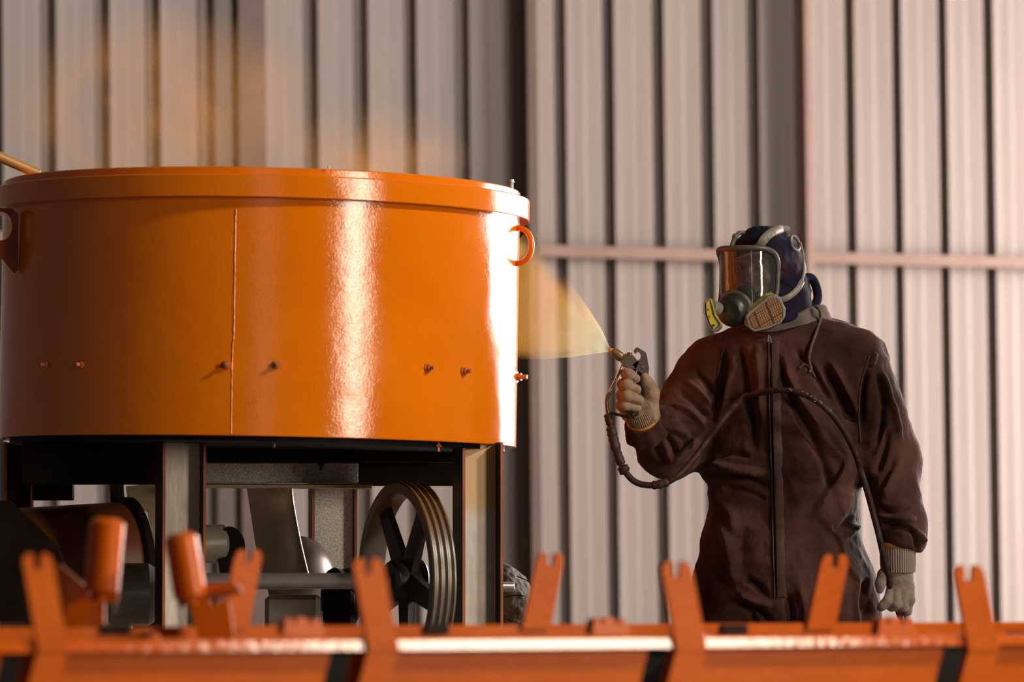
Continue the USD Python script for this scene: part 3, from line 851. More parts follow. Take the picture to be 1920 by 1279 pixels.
roller(338, 1003, 357, 1122, 31, 9.2, ('tilted orange guide roller in front of the front leg', [
    ([(354, 1128), (372, 1118), (392, 1126), (400, 1140), (410, 1126), (430, 1132), (440, 1200), (372, 1200), (360, 1150)], 0.0, False),
    ([(330, 1112), (362, 1106), (450, 1100), (454, 1112), (430, 1120), (370, 1126), (336, 1140)], 0.04, True),
    ([(372, 1098), (440, 1090), (446, 1102), (380, 1112)], 0.02, False)]))
for x in (-250, 380, 980, 1560, 2180):
    for pl in (RAIL, FAR):
        a = PP(x, 1200, pl) + RN * 0.04
        part('support_leg', box((a + RN * 0.07) * [1, 1, 0] - [0.025, 0.025, 0], a + RN * 0.07 + [0.025, 0.025, 0.002]), 'orange_frame', conv, smooth=False)
for x in (300, 1330):
    a, b = PP(x, 1215, RAIL) + RN * 0.03, PP(x, 1200, FAR) + RN * 0.03
    part('cross_tie', tube([a, b], 0.016, 10), 'orange_frame', conv)

# ------------------------------------------------------------------ the painter
PY = 13.0
base = P(1470, 1500, PY); base[2] = 0
person = thing('person', base, 'painter in dusty dark brown coverall, navy hood and full-face respirator, aiming a spray gun left', 'person')
yaw = math.radians(24)
FW = np.array([-math.sin(yaw), -math.cos(yaw), 0]); LF = np.array([math.cos(yaw), -math.sin(yaw), 0]); UP = np.array([0, 0, 1.0])
RS, RE, RW = P(1342, 690, 13.07), P(1256, 842, 12.98), P(1212, 786, 12.77)
LS, LE, LW = P(1608, 678, 12.91), P(1668, 862, 12.93), P(1688, 1022, 12.83)
RHIP, LHIP = P(1392, 1120, 13.05), P(1556, 1120, 12.95)
RK, LK = P(1386, 1360, 13.0), P(1566, 1360, 12.90)
RA, LA = P(1384, 1600, 13.06), P(1580, 1600, 12.96)
rows = [(590, 1428, 1536), (606, 1392, 1588), (622, 1366, 1612), (645, 1338, 1630), (690, 1330, 1636), (740, 1340, 1630), (800, 1332, 1622), (850, 1322, 1622), (882, 1311, 1619), (896, 1320, 1614), (910, 1331, 1611),
        (950, 1332, 1606), (980, 1326, 1603), (1020, 1316, 1612), (1060, 1310, 1622), (1110, 1307, 1632), (1175, 1305, 1640), (1230, 1308, 1640)]
tz = np.array([P(1470, r[0], PY)[2] for r in rows])[::-1]
tl = np.array([P(r[1], r[0], PY)[0] for r in rows])[::-1]; tr = np.array([P(r[2], r[0], PY)[0] for r in rows])[::-1]
dep = np.array([0.75, 0.72, 0.68, 0.64, 0.66, 0.70, 0.74, 0.76, 0.76, 0.75, 0.74, 0.73, 0.73, 0.73, 0.73, 0.72, 0.70, 0.68])[::-1]


def torso(p, grow=0.0):
    z = np.clip(p[:, 2], tz[0], tz[-1])
    l, r, k = np.interp(z, tz, tl), np.interp(z, tz, tr), np.interp(z, tz, dep)
    a = (r - l) / 2; cx = (l + r) / 2
    A = a / np.sqrt(math.cos(yaw) ** 2 + (k * math.sin(yaw)) ** 2) + grow; B = A * k
    q = np.column_stack([p[:, 0] - cx, p[:, 1] - PY])
    x = q @ LF[:2]; y = q @ FW[:2]
    # a rounded-box like section, belly forward
    e = (np.abs(x / A) ** 2.3 + np.abs(y / B) ** 2.3) ** (1 / 2.3)
    d = (e - 1) * np.minimum(A, B)
    out = np.maximum(tz[0] - p[:, 2], p[:, 2] - tz[-1])
    return smax(d, out, 0.03)


def coverall_f(p):
    d = torso(p)
    d = smin(d, cone(p, RS, RE, 0.083, 0.076), 0.05)
    d = smin(d, cone(p, P(1300, 700, 13.06), P(1262, 800, 13.0), 0.045, 0.06), 0.04)
    d = smin(d, cone(p, LS, LE, 0.086, 0.080), 0.04)
    arm = smin(cone(p, RE, RW, 0.080, 0.052), cone(p, P(1232, 850, 12.93), P(1232, 800, 12.85), 0.056, 0.055), 0.03)
    d = smin(d, arm, 0.025)
    la = smin(cone(p, LE, P(1690, 985, 12.84), 0.076, 0.062), cone(p, P(1692, 985, 12.84), P(1696, 1010, 12.83), 0.066, 0.058), 0.03)
    d = smin(d, la, 0.03)
    d = smin(d, cone(p, P(1600, 760, 12.93), P(1618, 875, 12.94), 0.035, 0.022), 0.03)
    d = smin(d, cone(p, RHIP, RK, 0.125, 0.105), 0.05)
    d = smin(d, cone(p, LHIP, LK, 0.125, 0.105), 0.05)
    d = smin(d, cone(p, RK, RA, 0.105, 0.085), 0.03)
    d = smin(d, cone(p, LK, LA, 0.105, 0.085), 0.03)
    # open ends
    d = smax(d, (p - RW) @ ((RW - RE) / np.linalg.norm(RW - RE)) + 0.004, 0.008)
    d = np.maximum(d, 0.055 - p[:, 2])
    lw = P(1694, 1030, 12.83)
    near_cuff = np.linalg.norm(p - lw, axis=1) < 0.12
    d = np.where(near_cuff, smax(d, lw[2] - p[:, 2] + 0.30 * (p[:, 0] - lw[0]) * -1, 0.006), d)
    return d


cm = surface(coverall_f, (P(1160, 900, 12.9)[0], 12.55, 0.02), (P(1760, 900, 12.9)[0], 13.36, P(1400, 575, 13)[2]), 0.0075)
cm = trimesh.Trimesh(*trimesh.remesh.subdivide(cm.vertices, cm.faces), process=False)
taubin(cm, 4)
lines = [
    # chest and shoulders
    ([(1385, 640), (1395, 700), (1408, 780), (1412, 850)], 12, -0.012), ([(1362, 650), (1358, 700), (1346, 760)], 10, -0.010), ([(1376, 690), (1362, 760), (1350, 800)], 9, 0.009),
    ([(1452, 660), (1475, 720), (1510, 790), (1550, 860)], 12, -0.012), ([(1470, 680), (1500, 750), (1545, 810)], 10, 0.010), ([(1540, 680), (1575, 740), (1602, 800)], 10, -0.012), ([(1555, 672), (1592, 740), (1612, 780)], 9, 0.009),
    ([(1500, 790), (1540, 860), (1562, 930)], 10, -0.008), ([(1420, 640), (1425, 720), (1430, 800)], 9, 0.006), ([(1490, 655), (1520, 690), (1560, 760)], 8, -0.007),
    # blouse over the waist
    ([(1312, 880), (1340, 894), (1390, 898), (1440, 912)], 8, -0.012), ([(1330, 872), (1380, 880), (1440, 890)], 9, 0.010), ([(1340, 858), (1372, 850), (1410, 858)], 8, -0.006), ([(1350, 915), (1400, 922), (1436, 940)], 8, -0.006),
    ([(1602, 965), (1585, 985), (1560, 992)], 9, -0.010), ([(1608, 985), (1590, 1005)], 7, 0.008), ([(1330, 925), (1370, 960), (1380, 1010)], 14, 0.008),
    # hip and groin
    ([(1352, 975), (1372, 1040), (1378, 1100)], 14, 0.010), ([(1440, 1120), (1415, 1095), (1395, 1085)], 9, -0.010), ([(1450, 1135), (1420, 1130), (1385, 1112)], 9, 0.010), ([(1447, 1168), (1412, 1140), (1380, 1130)], 9, -0.012),
    ([(1475, 1110), (1482, 1150), (1480, 1185)], 10, -0.010), ([(1500, 1100), (1510, 1140), (1512, 1190)], 12, 0.008), ([(1530, 1080), (1536, 1130), (1530, 1180)], 10, -0.008), ([(1628, 1080), (1618, 1120), (1626, 1165)], 8, -0.008), ([(1610, 1080), (1604, 1130), (1610, 1180)], 8, 0.007), ([(1395, 1130), (1420, 1180), (1440, 1220)], 10, -0.01),
    # right sleeve
    ([(1300, 690), (1320, 715), (1342, 740)], 8, -0.010), ([(1285, 715), (1312, 738), (1336, 760)], 8, 0.010), ([(1272, 735), (1300, 752), (1332, 790)], 8, -0.010), ([(1256, 765), (1290, 772), (1325, 812)], 8, 0.010), ([(1252, 780), (1285, 792), (1312, 830)], 7, -0.010),
    ([(1248, 800), (1275, 812), (1296, 842)], 7, 0.009), ([(1246, 812), (1262, 836), (1272, 862)], 7, -0.010), ([(1240, 820), (1250, 850), (1256, 870)], 7, 0.006), ([(1215, 808), (1225, 835), (1240, 858)], 7, -0.006),
    # left sleeve
    ([(1640, 690), (1656, 740), (1652, 800), (1636, 850)], 9, -0.011), ([(1650, 690), (1672, 760), (1690, 830)], 7, 0.008), ([(1625, 690), (1616, 740), (1614, 800)], 9, -0.009), ([(1670, 800), (1655, 850), (1640, 890)], 10, -0.009), ([(1690, 850), (1672, 900), (1655, 935)], 10, 0.008),
    ([(1645, 955), (1672, 958), (1710, 950)], 8, -0.009), ([(1648, 970), (1680, 974), (1720, 975)], 8, 0.009), ([(1652, 985), (1685, 988), (1728, 1000)], 7, -0.009), ([(1700, 985), (1722, 1000), (1732, 1020)], 7, 0.009), ([(1706, 990), (1716, 1010), (1720, 1035)], 5, -0.008), ([(1632, 690), (1640, 660)], 8, 0.006),
]


def fine_cloth(v):
    a = meshkit.fbm(v * [26, 26, 11] + 3, 4, 5) - 0.5
    b = meshkit.fbm(v * [9, 9, 6] + 11, 3, 9) - 0.5
    w = np.abs(meshkit.noise(v * [15, 15, 22] + 7, 4) - 0.5)
    return 0.010 * a + 0.016 * b - 0.010 * w + 0.002


cm = folds(cm, [(a, w * 0.85, h * 1.9) for a, w, h in lines], fine_cloth)
coverall = part('coverall', cm, 'coverall_cloth', person, smooth=True, label='dusty dark brown one-piece coverall')


def press(pts, mesh, lift=0.001):
    """Pixel polyline laid onto the front of a mesh: points on its surface, lifted."""
    ray_mesh = mesh
    px, py = to_px(ray_mesh.vertices)
    nrm = ray_mesh.vertex_normals
    ok = nrm[:, 1] < 0.15
    Vv = ray_mesh.vertices[ok]; q = np.column_stack([px[ok], py[ok]])
    out = []
    from scipy.spatial import cKDTree
    tree = cKDTree(q)
    for x, y in pts:
        d, i = tree.query((x, y), k=8)
        sel = Vv[i]
        Y = np.percentile(sel[:, 1], 20)
        out.append(P(x, y, Y - lift))
    return np.array(out)


def smooth_path(p, n=3):
    p = np.array(p)
    for _ in range(n):
        q = p.copy(); q[1:-1] = (p[:-2] + 2 * p[1:-1] + p[2:]) / 4; p = q
    return p


zl = catmull([(1441, 640, 0), (1442, 720, 0), (1444, 800, 0), (1446, 880, 0), (1448, 960, 0), (1450, 1040, 0), (1452, 1120, 0)], 12)[:, :2]
zp = smooth_path(press(zl, cm, 0.002), 4)
part('zip_line', tube(zp, 0.0016, 6), 'valve_black', coverall, label='dark zip line down the front')
zr = smooth_path(press(zl + [14, 0], cm, 0.0015), 4)
part('placket', tube(zr, 0.012, 8, flat=((0, 1, 0), 0.22)), 'coverall_seam', coverall, label='stitched placket strip beside the zip')
sl = catmull([(1630, 668, 0), (1614, 720, 0), (1610, 780, 0), (1614, 830, 0)], 8)[:, :2]
part('armhole_seam', tube(smooth_path(press(sl, cm, 0.0005)), 0.0025, 6), 'coverall_seam', coverall)
sl = catmull([(1366, 628, 0), (1350, 680, 0), (1340, 740, 0)], 8)[:, :2]
part('armhole_seam', tube(smooth_path(press(sl, cm, 0.0005)), 0.0025, 6), 'coverall_seam', coverall)
# collar: a band around the neck, open in front
cc = P(1466, 588, 12.985)
def collar():
    rows_ = []
    for i, a in enumerate(np.linspace(0, 2 * math.pi, 60, endpoint=False)):
        d = math.cos(a) * FW + math.sin(a) * LF
        rx = 0.106 + 0.014 * abs(math.sin(a))
        drop = 0.036 * max(0, math.cos(a)) ** 2
        o = cc + d * rx
        rows_.append([o + UP * (-0.020 - drop) + d * 0.018, o + UP * (0.018 - drop * 1.4) + d * 0.004, o + UP * (0.022 - drop * 1.4) - d * 0.004, o + UP * (-0.02 - drop) - d * 0.01])
    g = np.array(rows_); n = len(g); f = []
    for i in range(n):
        for j in range(4):
            a, b, c_, d_ = i * 4 + j, i * 4 + (j + 1) % 4, ((i + 1) % n) * 4 + (j + 1) % 4, ((i + 1) % n) * 4 + j
            f += [[a, b, c_], [a, c_, d_]]
    m = trimesh.Trimesh(g.reshape(-1, 3), f, process=False)
    m = trimesh.Trimesh(*trimesh.remesh.subdivide(m.vertices, m.faces), process=False); m.fix_normals()
    v = m.vertices; m.vertices = v + m.vertex_normals * ((meshkit.fbm(v * 30, 3, 2) - 0.5) * 0.008)[:, None]
    return m
part('collar', collar(), 'collar_dust', coverall, label='dust-grey stand-up collar')
part('zip_pull', cat(rod(P(1441, 628, 12.855), P(1440, 641, 12.85), 0.0022, 10), rod(P(1443, 630, 12.855), P(1446, 643, 12.85), 0.0018, 10)), 'zip_metal', coverall)
cp_ = [P(1530, 578, 12.90)] + [P(x, y, Y) for x, y, Y in ((1538, 586, 12.86), (1540, 602, 12.845), (1530, 625, 12.83), (1520, 650, 12.815), (1516, 672, 12.81), (1518, 684, 12.805), (1522, 694, 12.80), (1517, 698, 12.80), (1515, 686, 12.80), (1519, 680, 12.80))]
tie = press([(1538, 600), (1530, 625), (1521, 650), (1517, 672), (1520, 690), (1518, 699)], cm, 0.006)
tie = np.vstack([[P(1529, 574, tie[0][1] - 0.0)], [P(1537, 582, tie[0][1] - 0.01)], tie])
part('neck_cord', tube(catmull(tie, 6), 0.0042, 10), 'cord', coverall, label='knotted cord hanging from the collar')
kn = tie[-2]
part('cord_knot', cat(ball(kn, 0.0075, (0.8, 0.7, 1.2)), tube(catmull([kn, kn + [-0.016, -0.002, 0.010], kn + [-0.030, 0.0, 0.0]], 5), 0.003, 8), tube(catmull([kn, kn + [0.006, -0.002, -0.014], kn + [0.012, 0, -0.024]], 5), 0.0025, 8)), 'cord', coverall)

# head, hood and respirator -------------------------------------------------
hy = math.radians(31)
HF = np.array([-math.sin(hy), -math.cos(hy), 0.0]); HL = np.array([math.cos(hy), -math.sin(hy), 0.0])
roll = math.radians(3.0)
HU = UP * math.cos(roll) - HF * math.sin(roll) * -1 * 0 + HF * 0.05; HU /= np.linalg.norm(HU)
HF = HF - HU * (HF @ HU); HF /= np.linalg.norm(HF); HL = np.cross(HF, HU) ; HL /= np.linalg.norm(HL)
if HL[0] < 0:
    HL = -HL
HC = P(1432, 507, 12.98)                      # middle of the skull
HR = np.column_stack([HL, HF, HU])
def hp(x, y, z):
    return HC + HL * x + HF * y + HU * z


VA = P(1403, 523, 12.98) - HC                 # axis of the curved visor
va = np.array([VA @ HL, 0, VA @ HU]); va[1] = 0.052
VAX = hp(va[0] * 0 , va[1], 0)
# where the visor axis must stand to fall on pixel 1403
shift = (1403 - to_px(VAX)[0]) * PY / F
VAX = VAX + np.array([shift, 0, 0]) * 0.6
VZ = (to_px(VAX)[1] - 524) * PY / F
VAX = VAX + UP * VZ
def vp(phi, z, r):
    return VAX + (HF * math.cos(phi) + HL * math.sin(phi)) * r + HU * z


def hood_f(p):
    d = ell(p, hp(0, -0.008, 0.004), (0.094, 0.117, 0.116), HR)
    d = smin(d, ell(p, hp(0, -0.045, -0.03), (0.088, 0.085, 0.105), HR), 0.04)
    d = smin(d, cone(p, P(1466, 565, 12.97), P(1472, 612, 12.98), 0.078, 0.084), 0.05)
    d = smin(d, ell(p, P(1466, 598, 12.95), (0.088, 0.088, 0.040)), 0.03)
    # opening for the mask
    cut = ell(p, hp(0, 0.105, -0.02), (0.088, 0.075, 0.108), HR)
    return smax(d, -cut, 0.012)


hm = surface(hood_f, HC - [0.19, 0.2, 0.22], HC + [0.24, 0.2, 0.15], 0.005)
v = hm.vertices
hm.vertices = v + hm.vertex_normals * (0.010 * (meshkit.fbm(v * [22, 22, 14] + 2, 4, 3) - 0.5) - 0.012 * np.abs(meshkit.noise(v * [16, 16, 30] + 5, 6) - 0.5) + 0.003)[:, None]
hlines = [([(1448, 520), (1470, 535), (1490, 545)], 6, -0.006), ([(1455, 500), (1480, 505), (1500, 500)], 6, 0.004), ([(1452, 545), (1475, 560), (1500, 560)], 6, 0.006), ([(1450, 575), (1480, 585), (1520, 580)], 6, -0.007), ([(1460, 600), (1490, 600), (1525, 590)], 5, 0.005)]
hm = folds(hm, hlines)
hood = part('hood', hm, 'hood_cloth', person, smooth=True, label='navy and dark red cloth hood tied at the nape')
# the tied bundle at the nape
kc = P(1512, 556, 13.0)
loop = catmull([P(x, y, Y) for x, y, Y in ((1505, 572, 12.96), (1500, 545, 12.95), (1508, 524, 12.97), (1522, 522, 12.99), (1531, 540, 13.0), (1533, 562, 12.99), (1522, 578, 12.97), (1508, 578, 12.95))], 6)
part('hood_knot', tube(loop, 0.0125, 14), 'scarf_cloth', hood, label='dark knotted cloth tail behind the neck')
part('hood_knot', cat(ball(P(1506, 566, 12.95), 0.021, (1.1, 1, 1.1)), tube(catmull([P(1500, 572, 12.93), P(1480, 590, 12.88), P(1450, 606, 12.865)], 6), [0.016] * 5 + [0.014] * 4 + [0.01] * 4, 12)), 'scarf_cloth', hood)
# white oval mark on the side of the hood
ov = press([(1491 + 7.5 * math.cos(a) + 4 * math.sin(a), 456 + 14 * math.sin(a)) for a in np.linspace(0, 2 * math.pi, 30, endpoint=False)], hm, 0.0006)
part('hood_mark', tube(smooth_path(ov, 1), 0.0042, 8, closed=True, flat=((0.45, 0.85, -0.2), 0.3)), 'emblem_white', hood, label='pale oval ring mark on the hood')

# body: head with face, neck, trunk and limbs as one skin
def body_f(p):
    d = ell(p, hp(0, -0.01, 0.012), (0.074, 0.094, 0.094), HR)
    d = smin(d, ell(p, hp(0, 0.028, -0.048), (0.058, 0.062, 0.066), HR), 0.03)
    d = smin(d, ell(p, hp(0, 0.058, -0.088), (0.024, 0.020, 0.018), HR), 0.02)          # chin
    d = smin(d, cone(p, hp(0, 0.086, 0.008), hp(0, 0.104, -0.026), 0.008, 0.012), 0.014)      # nose
    d = smin(d, cone(p, hp(-0.034, 0.080, 0.028), hp(0.034, 0.080, 0.028), 0.009, 0.009), 0.014)   # brow
    for s in (-1, 1):
        d = smax(d, -ell(p, hp(0.031 * s, 0.093, 0.008), (0.016, 0.014, 0.011), HR), 0.010)
        d = smin(d, ell(p, hp(0.075 * s, -0.012, -0.005), (0.010, 0.018, 0.030), HR), 0.008)      # ears
        d = smin(d, ell(p, hp(0.036 * s, 0.068, -0.022), (0.020, 0.016, 0.015), HR), 0.015)       # cheek
    d = smin(d, cone(p, hp(-0.018, 0.083, -0.058), hp(0.018, 0.083, -0.058), 0.006, 0.006), 0.006)   # lips
    d = smax(d, -cone(p, hp(-0.020, 0.0925, -0.058), hp(0.020, 0.0925, -0.058), 0.0016, 0.0016), 0.003)
    neck = P(1462, 625, 13.0)
    d = smin(d, cone(p, hp(0, -0.03, -0.06), neck, 0.055, 0.062), 0.03)
    t = torso(p, -0.045)
    t = smax(t, p[:, 2] - P(1470, 640, 13)[2], 0.03)
    t = smin(t, cone(p, neck, P(1468, 700, 13.0), 0.062, 0.07), 0.04)
    for a, b, ra, rb in ((RS, RE, 0.048, 0.04), (RE, RW, 0.038, 0.03), (LS, LE, 0.05, 0.04), (LE, LW, 0.038, 0.03), (RHIP, RK, 0.075, 0.055), (LHIP, LK, 0.075, 0.055), (RK, RA, 0.055, 0.04), (LK, LA, 0.055, 0.04)):
        t = smin(t, cone(p, a, b, ra, rb), 0.02)
    return smin(d, t, 0.03)


zc = HC[2] - 0.125
bmesh = surface(lambda p: np.maximum(body_f(p), p[:, 2] - zc - 0.004), (P(1180, 900, 12.9)[0], 12.6, 0.02), (P(1740, 900, 12.9)[0], 13.3, HC[2] + 0.14), 0.0085)
fine = surface(lambda p: np.maximum(body_f(p), zc - p[:, 2]), HC - [0.13, 0.14, 0.14], HC + [0.13, 0.14, 0.13], 0.0035)
# one skin: the fine head replaces the coarse one above the neck
body = part('body', cat(bmesh, fine), 'skin', person, smooth=True, label='body under the clothes, face dim behind the visor')
for s in (-1, 1):
    e = part('eye', ball(hp(0.031 * s, 0.0790, 0.007), 0.0098, (1, 1, 0.75), HR), 'eye_white', body)
    part('iris', ball(hp(0.031 * s - 0.001, 0.0860, 0.006), 0.0042), 'eye_dark', body)

RV = 0.083
PH = math.radians(92)
ZT, ZB_ = 0.084, -0.082
def visor_edge(n=96):
    """(phi, z) round the visor: a rounded rectangle, narrower below."""
    out = []
    for t in np.linspace(0, 2 * math.pi, n, endpoint=False):
        cx_, cz_ = math.cos(t), math.sin(t)
        m = (abs(cx_) ** 3.6 + abs(cz_) ** 3.6) ** (1 / 3.6)
        a, b = cx_ / m, cz_ / m
        out.append((a * PH * (0.93 + 0.07 * b), (ZT + ZB_) / 2 + b * (ZT - ZB_) / 2))
    return out


edge = visor_edge()
rim_pts = np.array([vp(a, z, RV + 0.002) for a, z in edge])
back_pts = np.array([vp(a * 1.02, z * 0.97, RV - 0.003) - HF * 0.020 for a, z in edge])
ctr = rim_pts.mean(0)
skirt = []
n = len(edge)
inner = np.array([hp(*(np.array([(q - HC) @ HL, (q - HC) @ HF, (q - HC) @ HU]) * [0.92, 1, 0.92] + [0, -0.028, 0])) for q in back_pts])
vv = np.vstack([rim_pts, back_pts, inner]); ff = []
for i in range(n):
    j = (i + 1) % n
    for a, b in ((0, n), (n, 2 * n)):
        ff += [[a + i, b + i, b + j], [a + i, b + j, a + j]]
sk = trimesh.Trimesh(vv, ff, process=False)
sk2 = trimesh.Trimesh(np.vstack([vv, vv - sk.vertex_normals * 0.004]), ff + [[x + 3 * n for x in t[::-1]] for t in ff], process=False)
facepiece = cat(tube(rim_pts, 0.0078, 12, closed=True), sk2)
resp = part('respirator', facepiece, 'mask_rubber', person, smooth=40, label='grey-black rubber full-face respirator')
gu, gv = 40, 16
gv_pts = []
for r_ in (RV, RV - 0.0022):
    for j in range(gv + 1):
        b = -1 + 2 * j / gv
        for i in range(gu + 1):
            a = -1 + 2 * i / gu
            k_ = 0.985 * (max(abs(a), abs(b)) / max((abs(a) ** 3.6 + abs(b) ** 3.6) ** (1 / 3.6), 1e-6))
            gv_pts.append(vp(a * k_ * PH * (0.93 + 0.07 * b * k_), (ZT + ZB_) / 2 + b * k_ * (ZT - ZB_) / 2, r_))
ff = []; N1 = (gu + 1) * (gv + 1)
for j in range(gv):
    for i in range(gu):
        a, b, c_, d_ = j * (gu + 1) + i, j * (gu + 1) + i + 1, (j + 1) * (gu + 1) + i + 1, (j + 1) * (gu + 1) + i
        ff += [[a, b, c_], [a, c_, d_]]
part('visor', trimesh.Trimesh(np.array(gv_pts[:N1]), ff, process=False), 'visor_clear', resp, smooth=True, label='clear curved visor')
# nose cup inside, valve in front
part('nose_cup', ball(vp(0, -0.055, 0.030), 0.045, (1.0, 0.95, 0.9), HR), 'nose_cup', resp)
va_dir = HF * 0.97 - HU * 0.22 ; va_dir /= np.linalg.norm(va_dir)
vc = vp(math.radians(-4), -0.062, RV - 0.02)
fix = P(1366, 586, 12.85); 
vc = fix - va_dir * 0.045
valve = part('exhalation_valve', lathe([(0, 0), (0.044, 0), (0.046, 0.004), (0.045, 0.026), (0.041, 0.036), (0.034, 0.044), (0.022, 0.048), (0, 0.049)], vc, va_dir, 56), 'valve_black', resp, label='round black exhalation valve cover')
part('valve_collar', lathe([(0.04, -0.02), (0.052, -0.016), (0.054, 0.0), (0.050, 0.012), (0.044, 0.014), (0.04, -0.02)], vc, va_dir, 56), 'mask_rubber', valve)
part('chin_piece', ball(vp(0, -0.092, 0.045), 0.05, (1.15, 0.95, 0.55), HR), 'mask_rubber', resp)
part('speech_ring', lathe([(0, 0), (0.011, 0), (0.014, 0.004), (0.011, 0.01), (0, 0.01)], vp(math.radians(52), -0.045, 0.06), vp(math.radians(52), 0, 1) - vp(math.radians(52), 0, 0), 32), 'valve_black', resp)


def cartridge(poly, Y, back, face_label, grid):
    """A trapezoid filter cartridge: yellow body, grey rim and a gridded brown face. BACK is the way from face to mask."""
    back = np.array(back, float)
    s = Polygon(poly).buffer(-5).buffer(5, quad_segs=8).buffer(2).buffer(-2)
    o = [P(x, y, Y) for x, y in list(s.exterior.coords)[:-1]]
    o = np.array(o); n = len(o); c0 = o.mean(0)
    def loop(k, sc):
        return c0 + (o - c0) * sc + back * k
    def lofted(loops):
        v = np.vstack(loops + [loops[0].mean(0)[None], loops[-1].mean(0)[None]]); f = []
        for a in range(len(loops) - 1):
            for i in range(n):
                j = (i + 1) % n
                f += [[a * n + i, (a + 1) * n + i, (a + 1) * n + j], [a * n + i, (a + 1) * n + j, a * n + j]]
        e = len(loops) * n
        for i in range(n):
            j = (i + 1) % n
            f += [[e, i, j], [e + 1, (len(loops) - 1) * n + j, (len(loops) - 1) * n + i]]
        m = trimesh.Trimesh(v, f, process=False); m.fix_normals()
        return m
    body_ = part('filter_cartridge', lofted([loop(0.20, 1.0), loop(0.85, 1.02), loop(1.0, 0.9)]), 'filter_yellow', resp, smooth=35, label=face_label)
    ring_ = lofted([loop(0.02, 0.86), loop(-0.04, 0.88), loop(-0.05, 0.97), loop(0.0, 1.02), loop(0.20, 1.03), loop(0.24, 0.98)])
    part('cartridge_rim', ring_, 'filter_rim', body_, smooth=35)
    if grid:
        fo = s.buffer(-5.5)
        fm = np.array([P(x, y, Y) for x, y in list(fo.exterior.coords)[:-1]]) - back * 0.075
        part('filter_face', hull(np.vstack([fm, fm + back * 0.1])), 'filter_mesh', body_, smooth=False)
        bars, thin = [], []
        def clip(a, b, r, to, k):
            g = LineString([a, b]).intersection(fo)
            if g.is_empty or g.geom_type != 'LineString':
                return
            to.append(tube([P(x, y, Y) - back * k for x, y in g.coords], r, 6))
        for (a, b) in ((1410, 588), (1438, 568)):
            pass
        u = np.array([0.86, -0.50]); w_ = np.array([0.36, 0.93])
        m0 = np.array([1437.0, 592.0])
        for k in (-19, 8):
            clip(m0 + u * k - w_ * 60, m0 + u * k + w_ * 60, 0.0014, bars, 0.09)
        for k in np.arange(-36, 40, 4.6):
            clip(m0 + u * k - w_ * 60, m0 + u * k + w_ * 60, 0.0005, thin, 0.085)
        for k in np.arange(-36, 40, 4.6):
            clip(m0 + w_ * k - u * 60, m0 + w_ * k + u * 60, 0.0005, thin, 0.085)
        for k in (-13, 9):
            clip(m0 + w_ * k - u * 60, m0 + w_ * k + u * 60, 0.0010, bars, 0.088)
        part('face_bars', cat(*bars), 'filter_groove', body_, kind='stuff')
        part('face_grid', cat(*thin), 'filter_groove', body_, kind='stuff')
    return body_


cartridge([(1398, 594), (1404, 586), (1440, 556), (1452, 553), (1462, 558), (1472, 578), (1472, 593), (1464, 606), (1440, 616), (1414, 622), (1404, 614)], 12.835, np.array([-0.35, 0.93, 0.30]) * 0.030, 'filter cartridge facing the camera, brown gridded face and yellow side', True)
lc = cartridge([(1322, 562), (1331, 559), (1336, 574), (1340, 592), (1349, 604), (1353, 612), (1344, 621), (1336, 622), (1328, 608), (1320, 590), (1319, 574)], 12.80, np.array([0.16, 0.95, 0.05]) * 0.05, 'yellow filter cartridge seen edge-on at the far side', False)
lab = plate([(1324, 566), (1330, 564), (1335, 590), (1345, 609), (1338, 617), (1331, 606), (1325, 588)], (12.795, 0.0), 0.004)
part('cartridge_label', lab, 'filter_yellow', lc, smooth=False)
part('cartridge_mark', cat(plate([(1335, 609), (1339, 607.5), (1341, 611), (1337, 613)], (12.793, 0), 0.004), plate([(1327, 579), (1328, 578.7), (1329, 582), (1328, 582.3)], (12.793, 0), 0.004), plate([(1329, 592), (1330, 591.7), (1332, 595), (1331, 595.4)], (12.793, 0), 0.004)), 'mark_dark', lc, smooth=False)
part('cartridge_socket', rod(P(1333, 574, 12.83), P(1346, 580, 12.86), 0.019, 28), 'strap_rubber', lc)
# harness straps and buckles
def strap_on(pts, r, flat, lift, name, mname, mesh=None, label=None):
    p = smooth_path(press(pts, mesh if mesh is not None else hm, lift), 2)
    return part(name, tube(p, r, 10, flat=((0.1, 1, 0.25), flat)), mname, resp, label=label)
c1 = catmull([(1418, 470, 0), (1427, 458, 0), (1434, 447, 0), (1446, 437, 0), (1462, 431, 0), (1478, 432, 0)], 6)[:, :2]
strap_on(c1, 0.013, 0.3, 0.003, 'harness_strap', 'strap_rubber', label='beige top harness strap')
c2 = catmull([(1452, 560, 0), (1468, 562, 0), (1484, 553, 0), (1496, 541, 0), (1503, 528, 0)], 6)[:, :2]
strap_on(c2, 0.0085, 0.35, 0.004, 'harness_strap', 'strap_rubber', label='lower harness strap behind the cartridge')
c3 = catmull([(1503, 528, 0), (1507, 510, 0), (1506, 480, 0), (1500, 455, 0)], 6)[:, :2]
strap_on(c3, 0.004, 0.5, 0.002, 'harness_strap', 'strap_rubber')
bk = press([(1436, 446), (1449, 437), (1468, 431), (1434, 444)], hm, 0.008)
for q, sc in ((bk[0], (1.1, 0.4, 0.75)), (bk[1], (0.9, 0.4, 0.6)), (bk[2], (1.5, 0.4, 0.7))):
    part('buckle', ball(q, 0.0095, sc), 'strap_rubber', resp)
q = P(1378, 445, 12.90)
part('buckle', cat(ball(q, 0.010, (0.8, 0.8, 1.1)), tube(catmull([P(1372, 462, 12.88), P(1376, 450, 12.89), P(1384, 438, 12.92), P(1394, 436, 12.95)], 5), 0.006, 10)), 'mask_rubber', resp)

